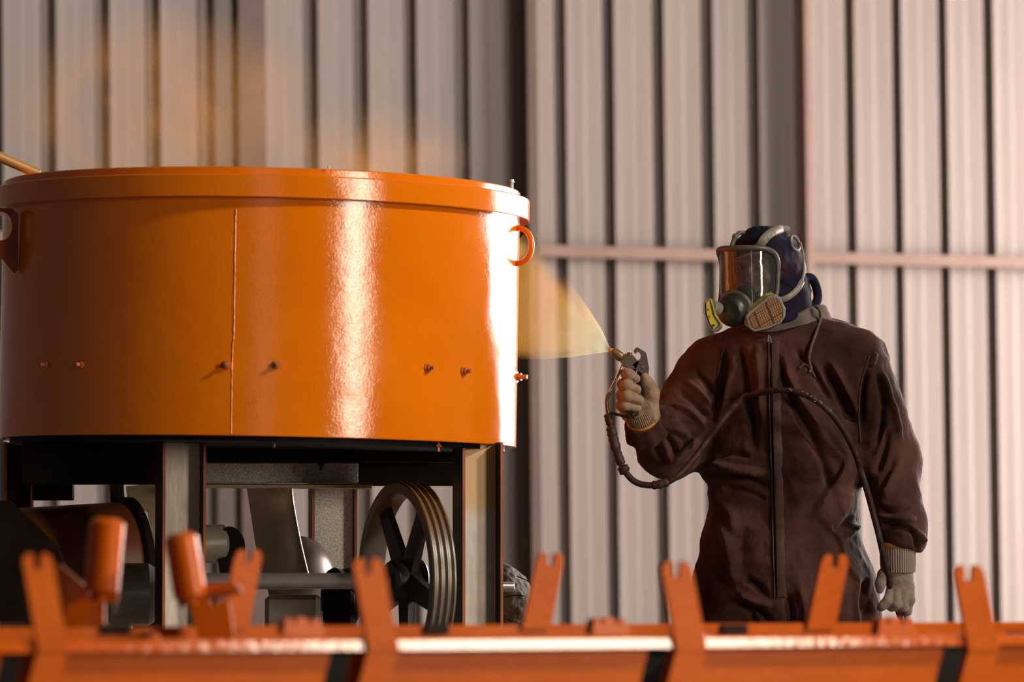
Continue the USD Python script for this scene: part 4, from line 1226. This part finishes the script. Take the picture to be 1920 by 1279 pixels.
# gloves ---------------------------------------------------------------------
GY = 12.74
def hand_right(p):
    """Right hand closed round the gun's grip: fingers stacked, tips towards image right."""
    d = None
    # palm and back of the hand
    d = smin(cone(p, P(1176, 728, GY + 0.042), P(1180, 772, GY + 0.042), 0.024, 0.026), cone(p, P(1206, 738, GY + 0.045), P(1207, 775, GY + 0.035), 0.026, 0.031), 0.03)
    d = smin(d, cone(p, P(1192, 750, GY + 0.05), RW, 0.034, 0.036), 0.03)
    return d


fingers_r = [  # knuckle, middle joint, tip: pixel x, y and depth offset
    [(1182, 708, 0.030), (1175, 701, -0.004), (1180, 703, -0.028), (1192, 710, -0.026)],
    [(1170, 726, 0.035), (1168, 721, -0.004), (1176, 723, -0.034), (1194, 730, -0.030)],
    [(1166, 744, 0.035), (1166, 741, -0.006), (1176, 743, -0.038), (1199, 750, -0.032)],
    [(1165, 762, 0.035), (1164, 760, -0.004), (1172, 761, -0.034), (1196, 766, -0.028)],
]
thumb_r = [(1216, 766, 0.040), (1220, 738, 0.018), (1214, 720, 0.0), (1209, 707, -0.012)]


def glove_r_f(p):
    d = hand_right(p)
    fs = None
    for i, f in enumerate(fingers_r):
        pts = [P(x, y, GY + o) for x, y, o in f]
        r = (0.0150, 0.0148, 0.0142, 0.0122) if i < 3 else (0.0128, 0.0125, 0.0115, 0.0100)
        c_ = chain(p, pts, r, 0.008)
        fs = c_ if fs is None else smin(fs, c_, 0.0025)
    d = smin(d, fs, 0.008)
    d = smin(d, chain(p, [P(x, y, GY + o) for x, y, o in thumb_r], (0.028, 0.021, 0.0165, 0.0115), 0.015), 0.008)
    return d


g = surface(glove_r_f, P(1186, 745, GY) - [0.085, 0.075, 0.09], P(1186, 745, GY) + [0.095, 0.12, 0.10], 0.0026)
g.vertices = g.vertices + g.vertex_normals * ((meshkit.fbm(g.vertices * 120, 3, 1) - 0.5) * 0.0022)[:, None]
glove = part('glove', g, 'glove_knit', person, smooth=True, label='paint-stained cream knit glove gripping the spray gun')


def ribbed_cuff(a, b, ra, rb, n=44, bump=0.0012, sq=1.0, hem=False):
    a, b = np.array(a), np.array(b); T = frame(b - a); L = np.linalg.norm(b - a)
    v, rows_ = [], 10
    for j in range(rows_ + 1):
        t = j / rows_; r = ra + (rb - ra) * t + 0.002 * math.sin(t * math.pi)
        for i in range(n * 4):
            an = 2 * math.pi * i / (n * 4)
            rr = r + bump * math.cos(an * n)
            v.append(T[:3, :3] @ np.array([rr * math.cos(an), rr * math.sin(an) * sq, L * t]) + a)
    m_ = n * 4; f = []
    for j in range(rows_):
        for i in range(m_):
            k = (i + 1) % m_
            f += [[j * m_ + i, j * m_ + k, (j + 1) * m_ + k], [j * m_ + i, (j + 1) * m_ + k, (j + 1) * m_ + i]]
    v = np.array(v); e = len(v); v = np.vstack([v, a, b])
    for i in range(m_):
        k = (i + 1) % m_
        f += [[e, k, i], [e + 1, rows_ * m_ + i, rows_ * m_ + k]]
    return trimesh.Trimesh(v, f, process=False)


fax = np.array([0.28, 0.70, -0.64]); fax /= np.linalg.norm(fax)
cb = P(1204, 784, GY + 0.026); ca = cb - fax * 0.042
cu = part('knit_cuff', ribbed_cuff(ca, cb, 0.0345, 0.0400), 'glove_knit', glove, smooth=60)
ax = (cb - ca) / np.linalg.norm(cb - ca)
part('cuff_hem', ribbed_cuff(cb - ax * 0.001, cb + ax * 0.009, 0.0415, 0.0415, bump=0.0004), 'glove_hem', glove, smooth=60, label='orange hem of the glove')
part('dark_patch', cat(*[ball(P(x, y, GY - 0.02), 0.004) for x, y in ((1228, 762),)]), 'glove_knit', glove) if False else None
# small row of stitches at the glove's wrist
st = [(1207, 766), (1213, 765), (1219, 764), (1225, 762)]
sp_ = press(st, g, 0.0008)
for q in sp_:
    part('stitch', ball(q, 0.0016, (1.6, 0.6, 0.8), sub=1), 'mark_dark', glove)

# sleeve cuff of the right arm
def sleeve_cuff(a, b, ra, rb, seed):
    m = ribbed_cuff(a, b, ra, rb, n=9, bump=0.0022)
    v = m.vertices; m.vertices = v + m.vertex_normals * ((meshkit.fbm(v * 40, 3, seed) - 0.5) * 0.008)[:, None]
    return m
part('sleeve_cuff', sleeve_cuff(cb + fax * 0.006, cb + fax * 0.055, 0.0485, 0.062, 3), 'coverall_cloth', coverall, smooth=50)

LY = 12.83
LW2 = P(1683, 1030, LY)
fingers_l = [
    [(1672, 1105, -0.010), (1664, 1128, -0.028), (1655, 1136, -0.026), (1650, 1140, -0.018)],
    [(1682, 1112, -0.018), (1680, 1134, -0.030), (1672, 1138, -0.020), (1668, 1136, -0.006)],
    [(1695, 1110, -0.014), (1693, 1138, -0.022), (1685, 1140, -0.008), (1680, 1134, 0.004)],
    [(1706, 1100, -0.004), (1707, 1125, -0.008), (1702, 1146, -0.002), (1696, 1150, 0.006)],
]
thumb_l = [(1668, 1068, -0.012), (1657, 1078, -0.020), (1651, 1094, -0.022), (1650, 1106, -0.018)]


def glove_l_f(p):
    d = cone(p, P(1684, 1052, LY), P(1684, 1078, LY), 0.031, 0.033)
    d = smin(d, cone(p, P(1678, 1082, LY - 0.006), P(1680, 1106, LY - 0.004), 0.022, 0.021), 0.02)
    d = smin(d, cone(p, P(1696, 1080, LY), P(1698, 1106, LY), 0.024, 0.021), 0.02)
    fs = None
    for i, f in enumerate(fingers_l):
        pts = [P(x, y, LY + o) for x, y, o in f]
        r = (0.0140, 0.0130, 0.0115, 0.0095) if i < 3 else (0.0132, 0.0125, 0.0105, 0.0085)
        c_ = chain(p, pts, r, 0.008)
        fs = c_ if fs is None else smin(fs, c_, 0.0035)
    d = smin(d, fs, 0.010)
    d = smin(d, chain(p, [P(x, y, LY + o) for x, y, o in thumb_l], (0.020, 0.0155, 0.0130, 0.0105), 0.01), 0.006)
    return d


g2 = surface(glove_l_f, P(1684, 1095, LY) - [0.075, 0.085, 0.10], P(1684, 1095, LY) + [0.075, 0.075, 0.10], 0.0026)
g2.vertices = g2.vertices + g2.vertex_normals * ((meshkit.fbm(g2.vertices * 120, 3, 4) - 0.5) * 0.0022)[:, None]
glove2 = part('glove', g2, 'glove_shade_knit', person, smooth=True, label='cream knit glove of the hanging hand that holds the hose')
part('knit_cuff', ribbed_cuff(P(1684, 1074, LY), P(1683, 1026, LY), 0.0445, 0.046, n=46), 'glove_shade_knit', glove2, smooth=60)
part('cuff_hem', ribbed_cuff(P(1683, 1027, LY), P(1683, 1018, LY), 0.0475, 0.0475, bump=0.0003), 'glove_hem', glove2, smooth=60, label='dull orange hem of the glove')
# boots
for a in (RA, LA):
    o = np.array([a[0], a[1], 0])
    b_ = surface(lambda p, o=o: smax(smin(cone(p, o + [0, 0, 0.05], o + FW * 0.17 + [0, 0, 0.035], 0.05, 0.045), cone(p, o + [0, 0, 0.03], o + [0, 0, 0.13], 0.055, 0.06), 0.03), 0.001 - p[:, 2], 0.004), o - [0.2, 0.28, 0.02], o + [0.15, 0.15, 0.22], 0.009)
    part('boot', b_, 'boot_leather', person, smooth=True)

# ------------------------------------------------------------------ spray gun
gq = P(1178, 680, GY)
gun = thing('spray_gun', gq, 'small metal paint spray gun with hanging hook in the raised gloved hand', 'spray gun')
n0, n1, n2 = P(1146, 657, GY - 0.004), P(1168, 672, GY - 0.002), P(1190, 688, GY)
gax = (n1 - n0) / np.linalg.norm(n1 - n0)
L = np.linalg.norm(n1 - n0)
part('air_cap', lathe([(0, 0.002), (0.007, 0.002), (0.0115, 0.006), (0.0135, 0.014), (0.0135, L * 0.8), (0.0115, L * 0.9), (0.0125, L), (0, L)], n0, gax, 28), 'nozzle_brass', gun, label='round nozzle cap fouled with paint')
part('spray_tip', lathe([(0, -0.006), (0.004, -0.006), (0.0068, 0.0), (0.0075, 0.006), (0, 0.006)], n0, gax, 20), 'nozzle_orange', gun, label='orange spray tip')
gb = hull([p_ + np.array([0, s * 0.010, 0]) for p_ in (P(1163, 676, GY), P(1172, 663, GY), P(1184, 664, GY), P(1198, 679, GY), P(1192, 692, GY), P(1176, 692, GY), P(1166, 686, GY)) for s in (-1, 1)])
part('gun_body', gb, 'gun_metal', gun, smooth=30)
part('fan_knob', rod(P(1180, 668, GY - 0.004), P(1181, 661, GY - 0.004), 0.007, 18), 'gun_metal', gun)
hook = [(1188, 658), (1190, 654), (1195, 650.5), (1200, 654), (1211, 661), (1213, 668), (1217, 690), (1216, 706), (1204, 700), (1192, 692), (1186, 684), (1194, 678), (1201, 672), (1202, 666), (1199, 661), (1195, 659), (1193, 663), (1190, 662)]
part('hook_plate', plate(hook, (GY - 0.010, 0.0), 0.016, rounded=0.0006), 'gun_plate', gun, smooth=30, label='hooked rear plate of the gun')
part('needle_knob', rod(P(1206, 688, GY - 0.014), P(1206, 688, GY + 0.014), 0.0048, 16), 'chrome', gun)
part('pivot_screw', rod(P(1203, 682, GY - 0.014), P(1203, 682, GY), 0.0028, 14), 'chrome', gun)
part('trigger', tube(catmull([P(1191, 684, GY + 0.004), P(1189, 696, GY + 0.004), P(1186, 712, GY + 0.006), P(1184, 735, GY + 0.008)], 6), 0.006, 10), 'valve_black', gun)
part('grip', tube([P(1203, 696, GY + 0.004), P(1197, 735, GY + 0.006), P(1193, 772, GY + 0.008)], [0.012, 0.013, 0.013], 14), 'valve_black', gun)
part('grip_end', lathe([(0, 0), (0.014, 0), (0.016, 0.005), (0.014, 0.018), (0, 0.02)], P(1194, 772, GY - 0.012), P(1172, 782, GY - 0.02) - P(1194, 772, GY - 0.012), 24), 'valve_black', gun, label='dark fitting under the grip')
part('fluid_tube', tube(catmull([P(1167, 685, GY - 0.004), P(1156, 709, GY - 0.008), P(1143, 736, GY - 0.012)], 6), 0.0042, 14), 'chrome', gun, label='thin bright feed tube in front of the hand')
part('tube_elbow', tube(catmull([P(1143, 736, GY - 0.012), P(1138, 748, GY - 0.012), P(1138, 762, GY - 0.010), P(1140, 776, GY - 0.008)], 6), 0.0052, 14), 'gun_metal', gun)
part('hose_bracket', tube([P(1144, 774, GY - 0.008), P(1160, 778, GY - 0.010), P(1184, 784, GY - 0.010)], 0.004, 10), 'valve_black', gun)

# ------------------------------------------------------------------ hose
on = lambda pts, lift: press(pts, cm, lift)
hand_side = [P(1140, 776, GY - 0.008), P(1145, 800, GY - 0.01), P(1152, 830, GY - 0.01), P(1162, 862, GY - 0.01), P(1172, 884, GY - 0.012), P(1190, 903, GY - 0.015), P(1215, 910, GY - 0.02), P(1246, 906, GY - 0.02), P(1274, 890, GY - 0.015)]
body_side = on([(1392, 748), (1412, 738), (1435, 732), (1462, 730), (1490, 731), (1515, 738), (1540, 754), (1562, 776), (1580, 800), (1595, 828), (1606, 856)], 0.018)
body_side[:, :] = [P(*to_px(q), q[1] - 0.046 * min(1.0, k / 5)) for k, q in enumerate(body_side)]
mid = [P(1300, 862, 12.735), P(1330, 822, 12.72), P(1362, 780, 12.73)]
for i in range(3):
    mid[i][1] = min(GY - 0.012 + (body_side[0][1] - GY) * (i + 1) / 4, 12.80)
tail = [P(1616, 890, 12.745), P(1627, 925, 12.755), P(1637, 962, 12.775), P(1647, 1000, 12.765), P(1655, 1036, 12.775), P(1662, 1064, 12.79), P(1667, 1084, 12.80), P(1672, 1108, 12.815), P(1681, 1135, 12.83), P(1690, 1166, 12.84), P(1698, 1210, 12.85), P(1704, 1320, 12.86), P(1715, 1480, 12.9), P(1740, 1600, 12.95)]
hp_pts = np.vstack([hand_side, mid, smooth_path(body_side, 2), tail])
end = hp_pts[-1]
hp_pts = np.vstack([hp_pts, [end + [0.05, 0.02, -0.055], [end[0] + 0.25, end[1] + 0.1, 0.012], [end[0] + 0.9, end[1] + 0.3, 0.012], [end[0] + 2.0, end[1] - 0.1, 0.012]]])
hp_pts[:, 2] = np.maximum(hp_pts[:, 2], 0.012)
hs = catmull(hp_pts, 8)
hose = thing('paint_hose', (hs[0][0], hs[0][1], 0), 'dark taped paint hose looping from the spray gun across the chest to the lower hand', 'hose')
part('tubing', tube(hs, 0.0085, 14), 'hose_rubber', hose, smooth=50)
def wrap(i0, i1, r, name='tape_wrap', m='hose_tape'):
    seg = hs[i0:i1 + 1]; k = len(seg)
    rr = r * (1 + 0.08 * np.sin(np.arange(k) * 2.1) + 0.05 * rng.random(k)); rr[0] *= 0.8; rr[-1] *= 0.8
    part(name, tube(seg, rr, 14), m, hose, smooth=50)
wrap(0, 7, 0.0115); wrap(8, 20, 0.0130); wrap(20, 27, 0.0120); wrap(28, 33, 0.0150); wrap(50, 58, 0.0115); wrap(96, 100, 0.0105)
for k in range(26):
    i = 112 + int(rng.integers(0, 44)); q = hs[i]
    part('paint_flake', ball(q + [rng.normal() * 0.002, -0.0075, 0.003 + rng.normal() * 0.002], 0.0016 + 0.0014 * rng.random(), (1.5, 0.5, 0.9), sub=1), 'hose_paint_flake', hose)

# ------------------------------------------------------------------ spray and mist
tip = P(1143, 656, GY - 0.004)
def cloud(name, mesh, nodes, links, label, category):
    mat(name, nodes, links, volume='v.volume')
    part(name, mesh, name, label=label, category=category, kind='stuff')


fan_px = [(1144, 653), (1128, 618), (1106, 582), (1080, 545), (1052, 508), (1020, 470), (998, 446), (985, 436), (972, 450), (968, 560), (968, 674), (1020, 673), (1070, 670), (1110, 664), (1144, 659)]
fv, m_ = [], len(fan_px)
for s in (-1, 1):
    for x, y in fan_px:
        d = math.hypot(x - 1144, y - 656) * GY / F
        fv.append(P(x, y, GY - 0.004 + s * (0.003 + 0.22 * d)))
# the fan is star-shaped about the tip: build it as a fan of wedges
tipv = P(1144, 656, GY - 0.004)
fv = np.array(fv + [tipv]); T_ = len(fv) - 1
ff = []
for i in range(m_ - 1):
    ff += [[T_, i, i + 1], [T_, m_ + i + 1, m_ + i], [i, m_ + i, m_ + i + 1], [i, m_ + i + 1, i + 1]]
ff += [[T_, m_, 0], [T_, m_ - 1, 2 * m_ - 1]]
fan = trimesh.Trimesh(fv, ff, process=False); fan.fix_normals()
cloud('paint_spray', fan, {
    'g': ('geometry', {}), 'd': ('vector_math', {'math_type': 'distance', 'vector2': tuple(tip)}),
    's': ('math', {'math_type': 'power', 'value2': -1.4}), 'm': ('math', {'math_type': 'multiply', 'value2': 0.54}), 'c': ('math', {'math_type': 'minimum', 'value2': 60.0}),
    'n': ('noise_texture', {'scale': 16.0, 'detail': 4.0}), 'q': ('map_range', {'from_min': 0.25, 'from_max': 0.75, 'to_min': 0.75, 'to_max': 1.25}), 'k': ('math', {'math_type': 'multiply'}),
    # the fan frays at its edges away from the tip
    'e': ('vector_math', {'math_type': 'subtract', 'vector2': tuple(tip)}), 'x': ('separate_xyz', {}), 'neg': ('math', {'math_type': 'multiply', 'value2': -1.0}), 'ratio': ('math', {'math_type': 'divide'}),
    'up': ('map_range', {'range_type': 'smoothstep', 'from_min': 0.95, 'from_max': 1.5, 'to_min': 1.0, 'to_max': 0.0, 'clamp': True}),
    'lo': ('map_range', {'range_type': 'smoothstep', 'from_min': -0.12, 'from_max': 0.05, 'to_min': 0.0, 'to_max': 1.0, 'clamp': True}),
    'ul': ('math', {'math_type': 'multiply'}), 'far': ('map_range', {'from_min': 0.06, 'from_max': 0.24, 'to_min': 0.0, 'to_max': 1.0, 'clamp': True}), 'soft': ('mix_float', {'a': 1.0}), 'kk': ('math', {'math_type': 'multiply'}),
    'ci': ('map_range', {'from_min': 0.02, 'from_max': 0.2, 'to_min': 0.0, 'to_max': 1.0, 'clamp': True}), 'cr': ('rgb_ramp', {'ramp': [(0, (1.0, 0.90, 0.60)), (0.35, (1.0, 0.74, 0.35)), (1, (1.0, 0.47, 0.10))]}),
    'v': ('principled_volume', {'anisotropy': 0.68})},
    [('d.value', 'ci.value'), ('ci.result', 'cr.fac'), ('cr.color', 'v.color'), ('g.position', 'd.vector1'), ('d.value', 's.value1'), ('s.value', 'm.value1'), ('m.value', 'c.value1'), ('g.position', 'n.vector'), ('n.fac', 'q.value'), ('q.result', 'k.value1'), ('c.value', 'k.value2'),
     ('g.position', 'e.vector1'), ('e.vector', 'x.vector'), ('x.x', 'neg.value1'), ('x.z', 'ratio.value1'), ('neg.value', 'ratio.value2'), ('ratio.value', 'up.value'), ('ratio.value', 'lo.value'), ('up.result', 'ul.value1'), ('lo.result', 'ul.value2'),
     ('d.value', 'far.value'), ('far.result', 'soft.fac'), ('ul.value', 'soft.b'), ('soft.result', 'kk.value1'), ('k.value', 'kk.value2'), ('kk.value', 'v.density')],
    'fan of yellow paint spray between the gun and the drum', 'spray')


def mist(name, cx, cy, rx, ry, Y, ryd, density, seed, label, lo=0.38, hi=0.74, color=(1.0, 0.45, 0.13)):
    c = P(cx, cy, Y); k = Y / F
    m = ball(c, 1.0, (rx * k, ryd, ry * k), sub=3)
    cloud(name, m, {
        'g': ('geometry', {}), 'm': ('mapping', {'mapping_type': 'texture', 'location': tuple(c), 'scale': (rx * k, ryd, ry * k)}),
        'f': ('gradient_texture', {'gradient_type': 'spherical'}), 'n': ('noise_texture', {'scale': 4.2, 'detail': 4.0, 'roughness': 0.55, 'distortion': 0.6}),
        'o': ('vector_math', {'math_type': 'add', 'vector2': (seed, seed * 0.7, 0)}),
        'q': ('map_range', {'from_min': lo, 'from_max': hi, 'to_min': 0.0, 'to_max': 1.0, 'clamp': True}),
        'x': ('math', {'math_type': 'multiply'}), 'z': ('math', {'math_type': 'multiply', 'value2': density}),
        'v': ('principled_volume', {'color': color, 'anisotropy': 0.3})},
        [('g.position', 'm.vector'), ('m.vector', 'f.vector'), ('g.position', 'o.vector1'), ('o.vector', 'n.vector'), ('n.fac', 'q.value'), ('q.result', 'x.value1'), ('f.fac', 'x.value2'), ('x.value', 'z.value1'), ('z.value', 'v.density')], label, 'mist')


mist('paint_mist', 310, 215, 330, 215, 14.6, 0.35, 3.0, 2.0, 'orange paint mist drifting above the left half of the mixer drum')
mist('paint_mist_001', 700, 300, 190, 110, 15.4, 0.30, 3.6, 5.3, 'thin orange paint mist low above the right half of the mixer drum')
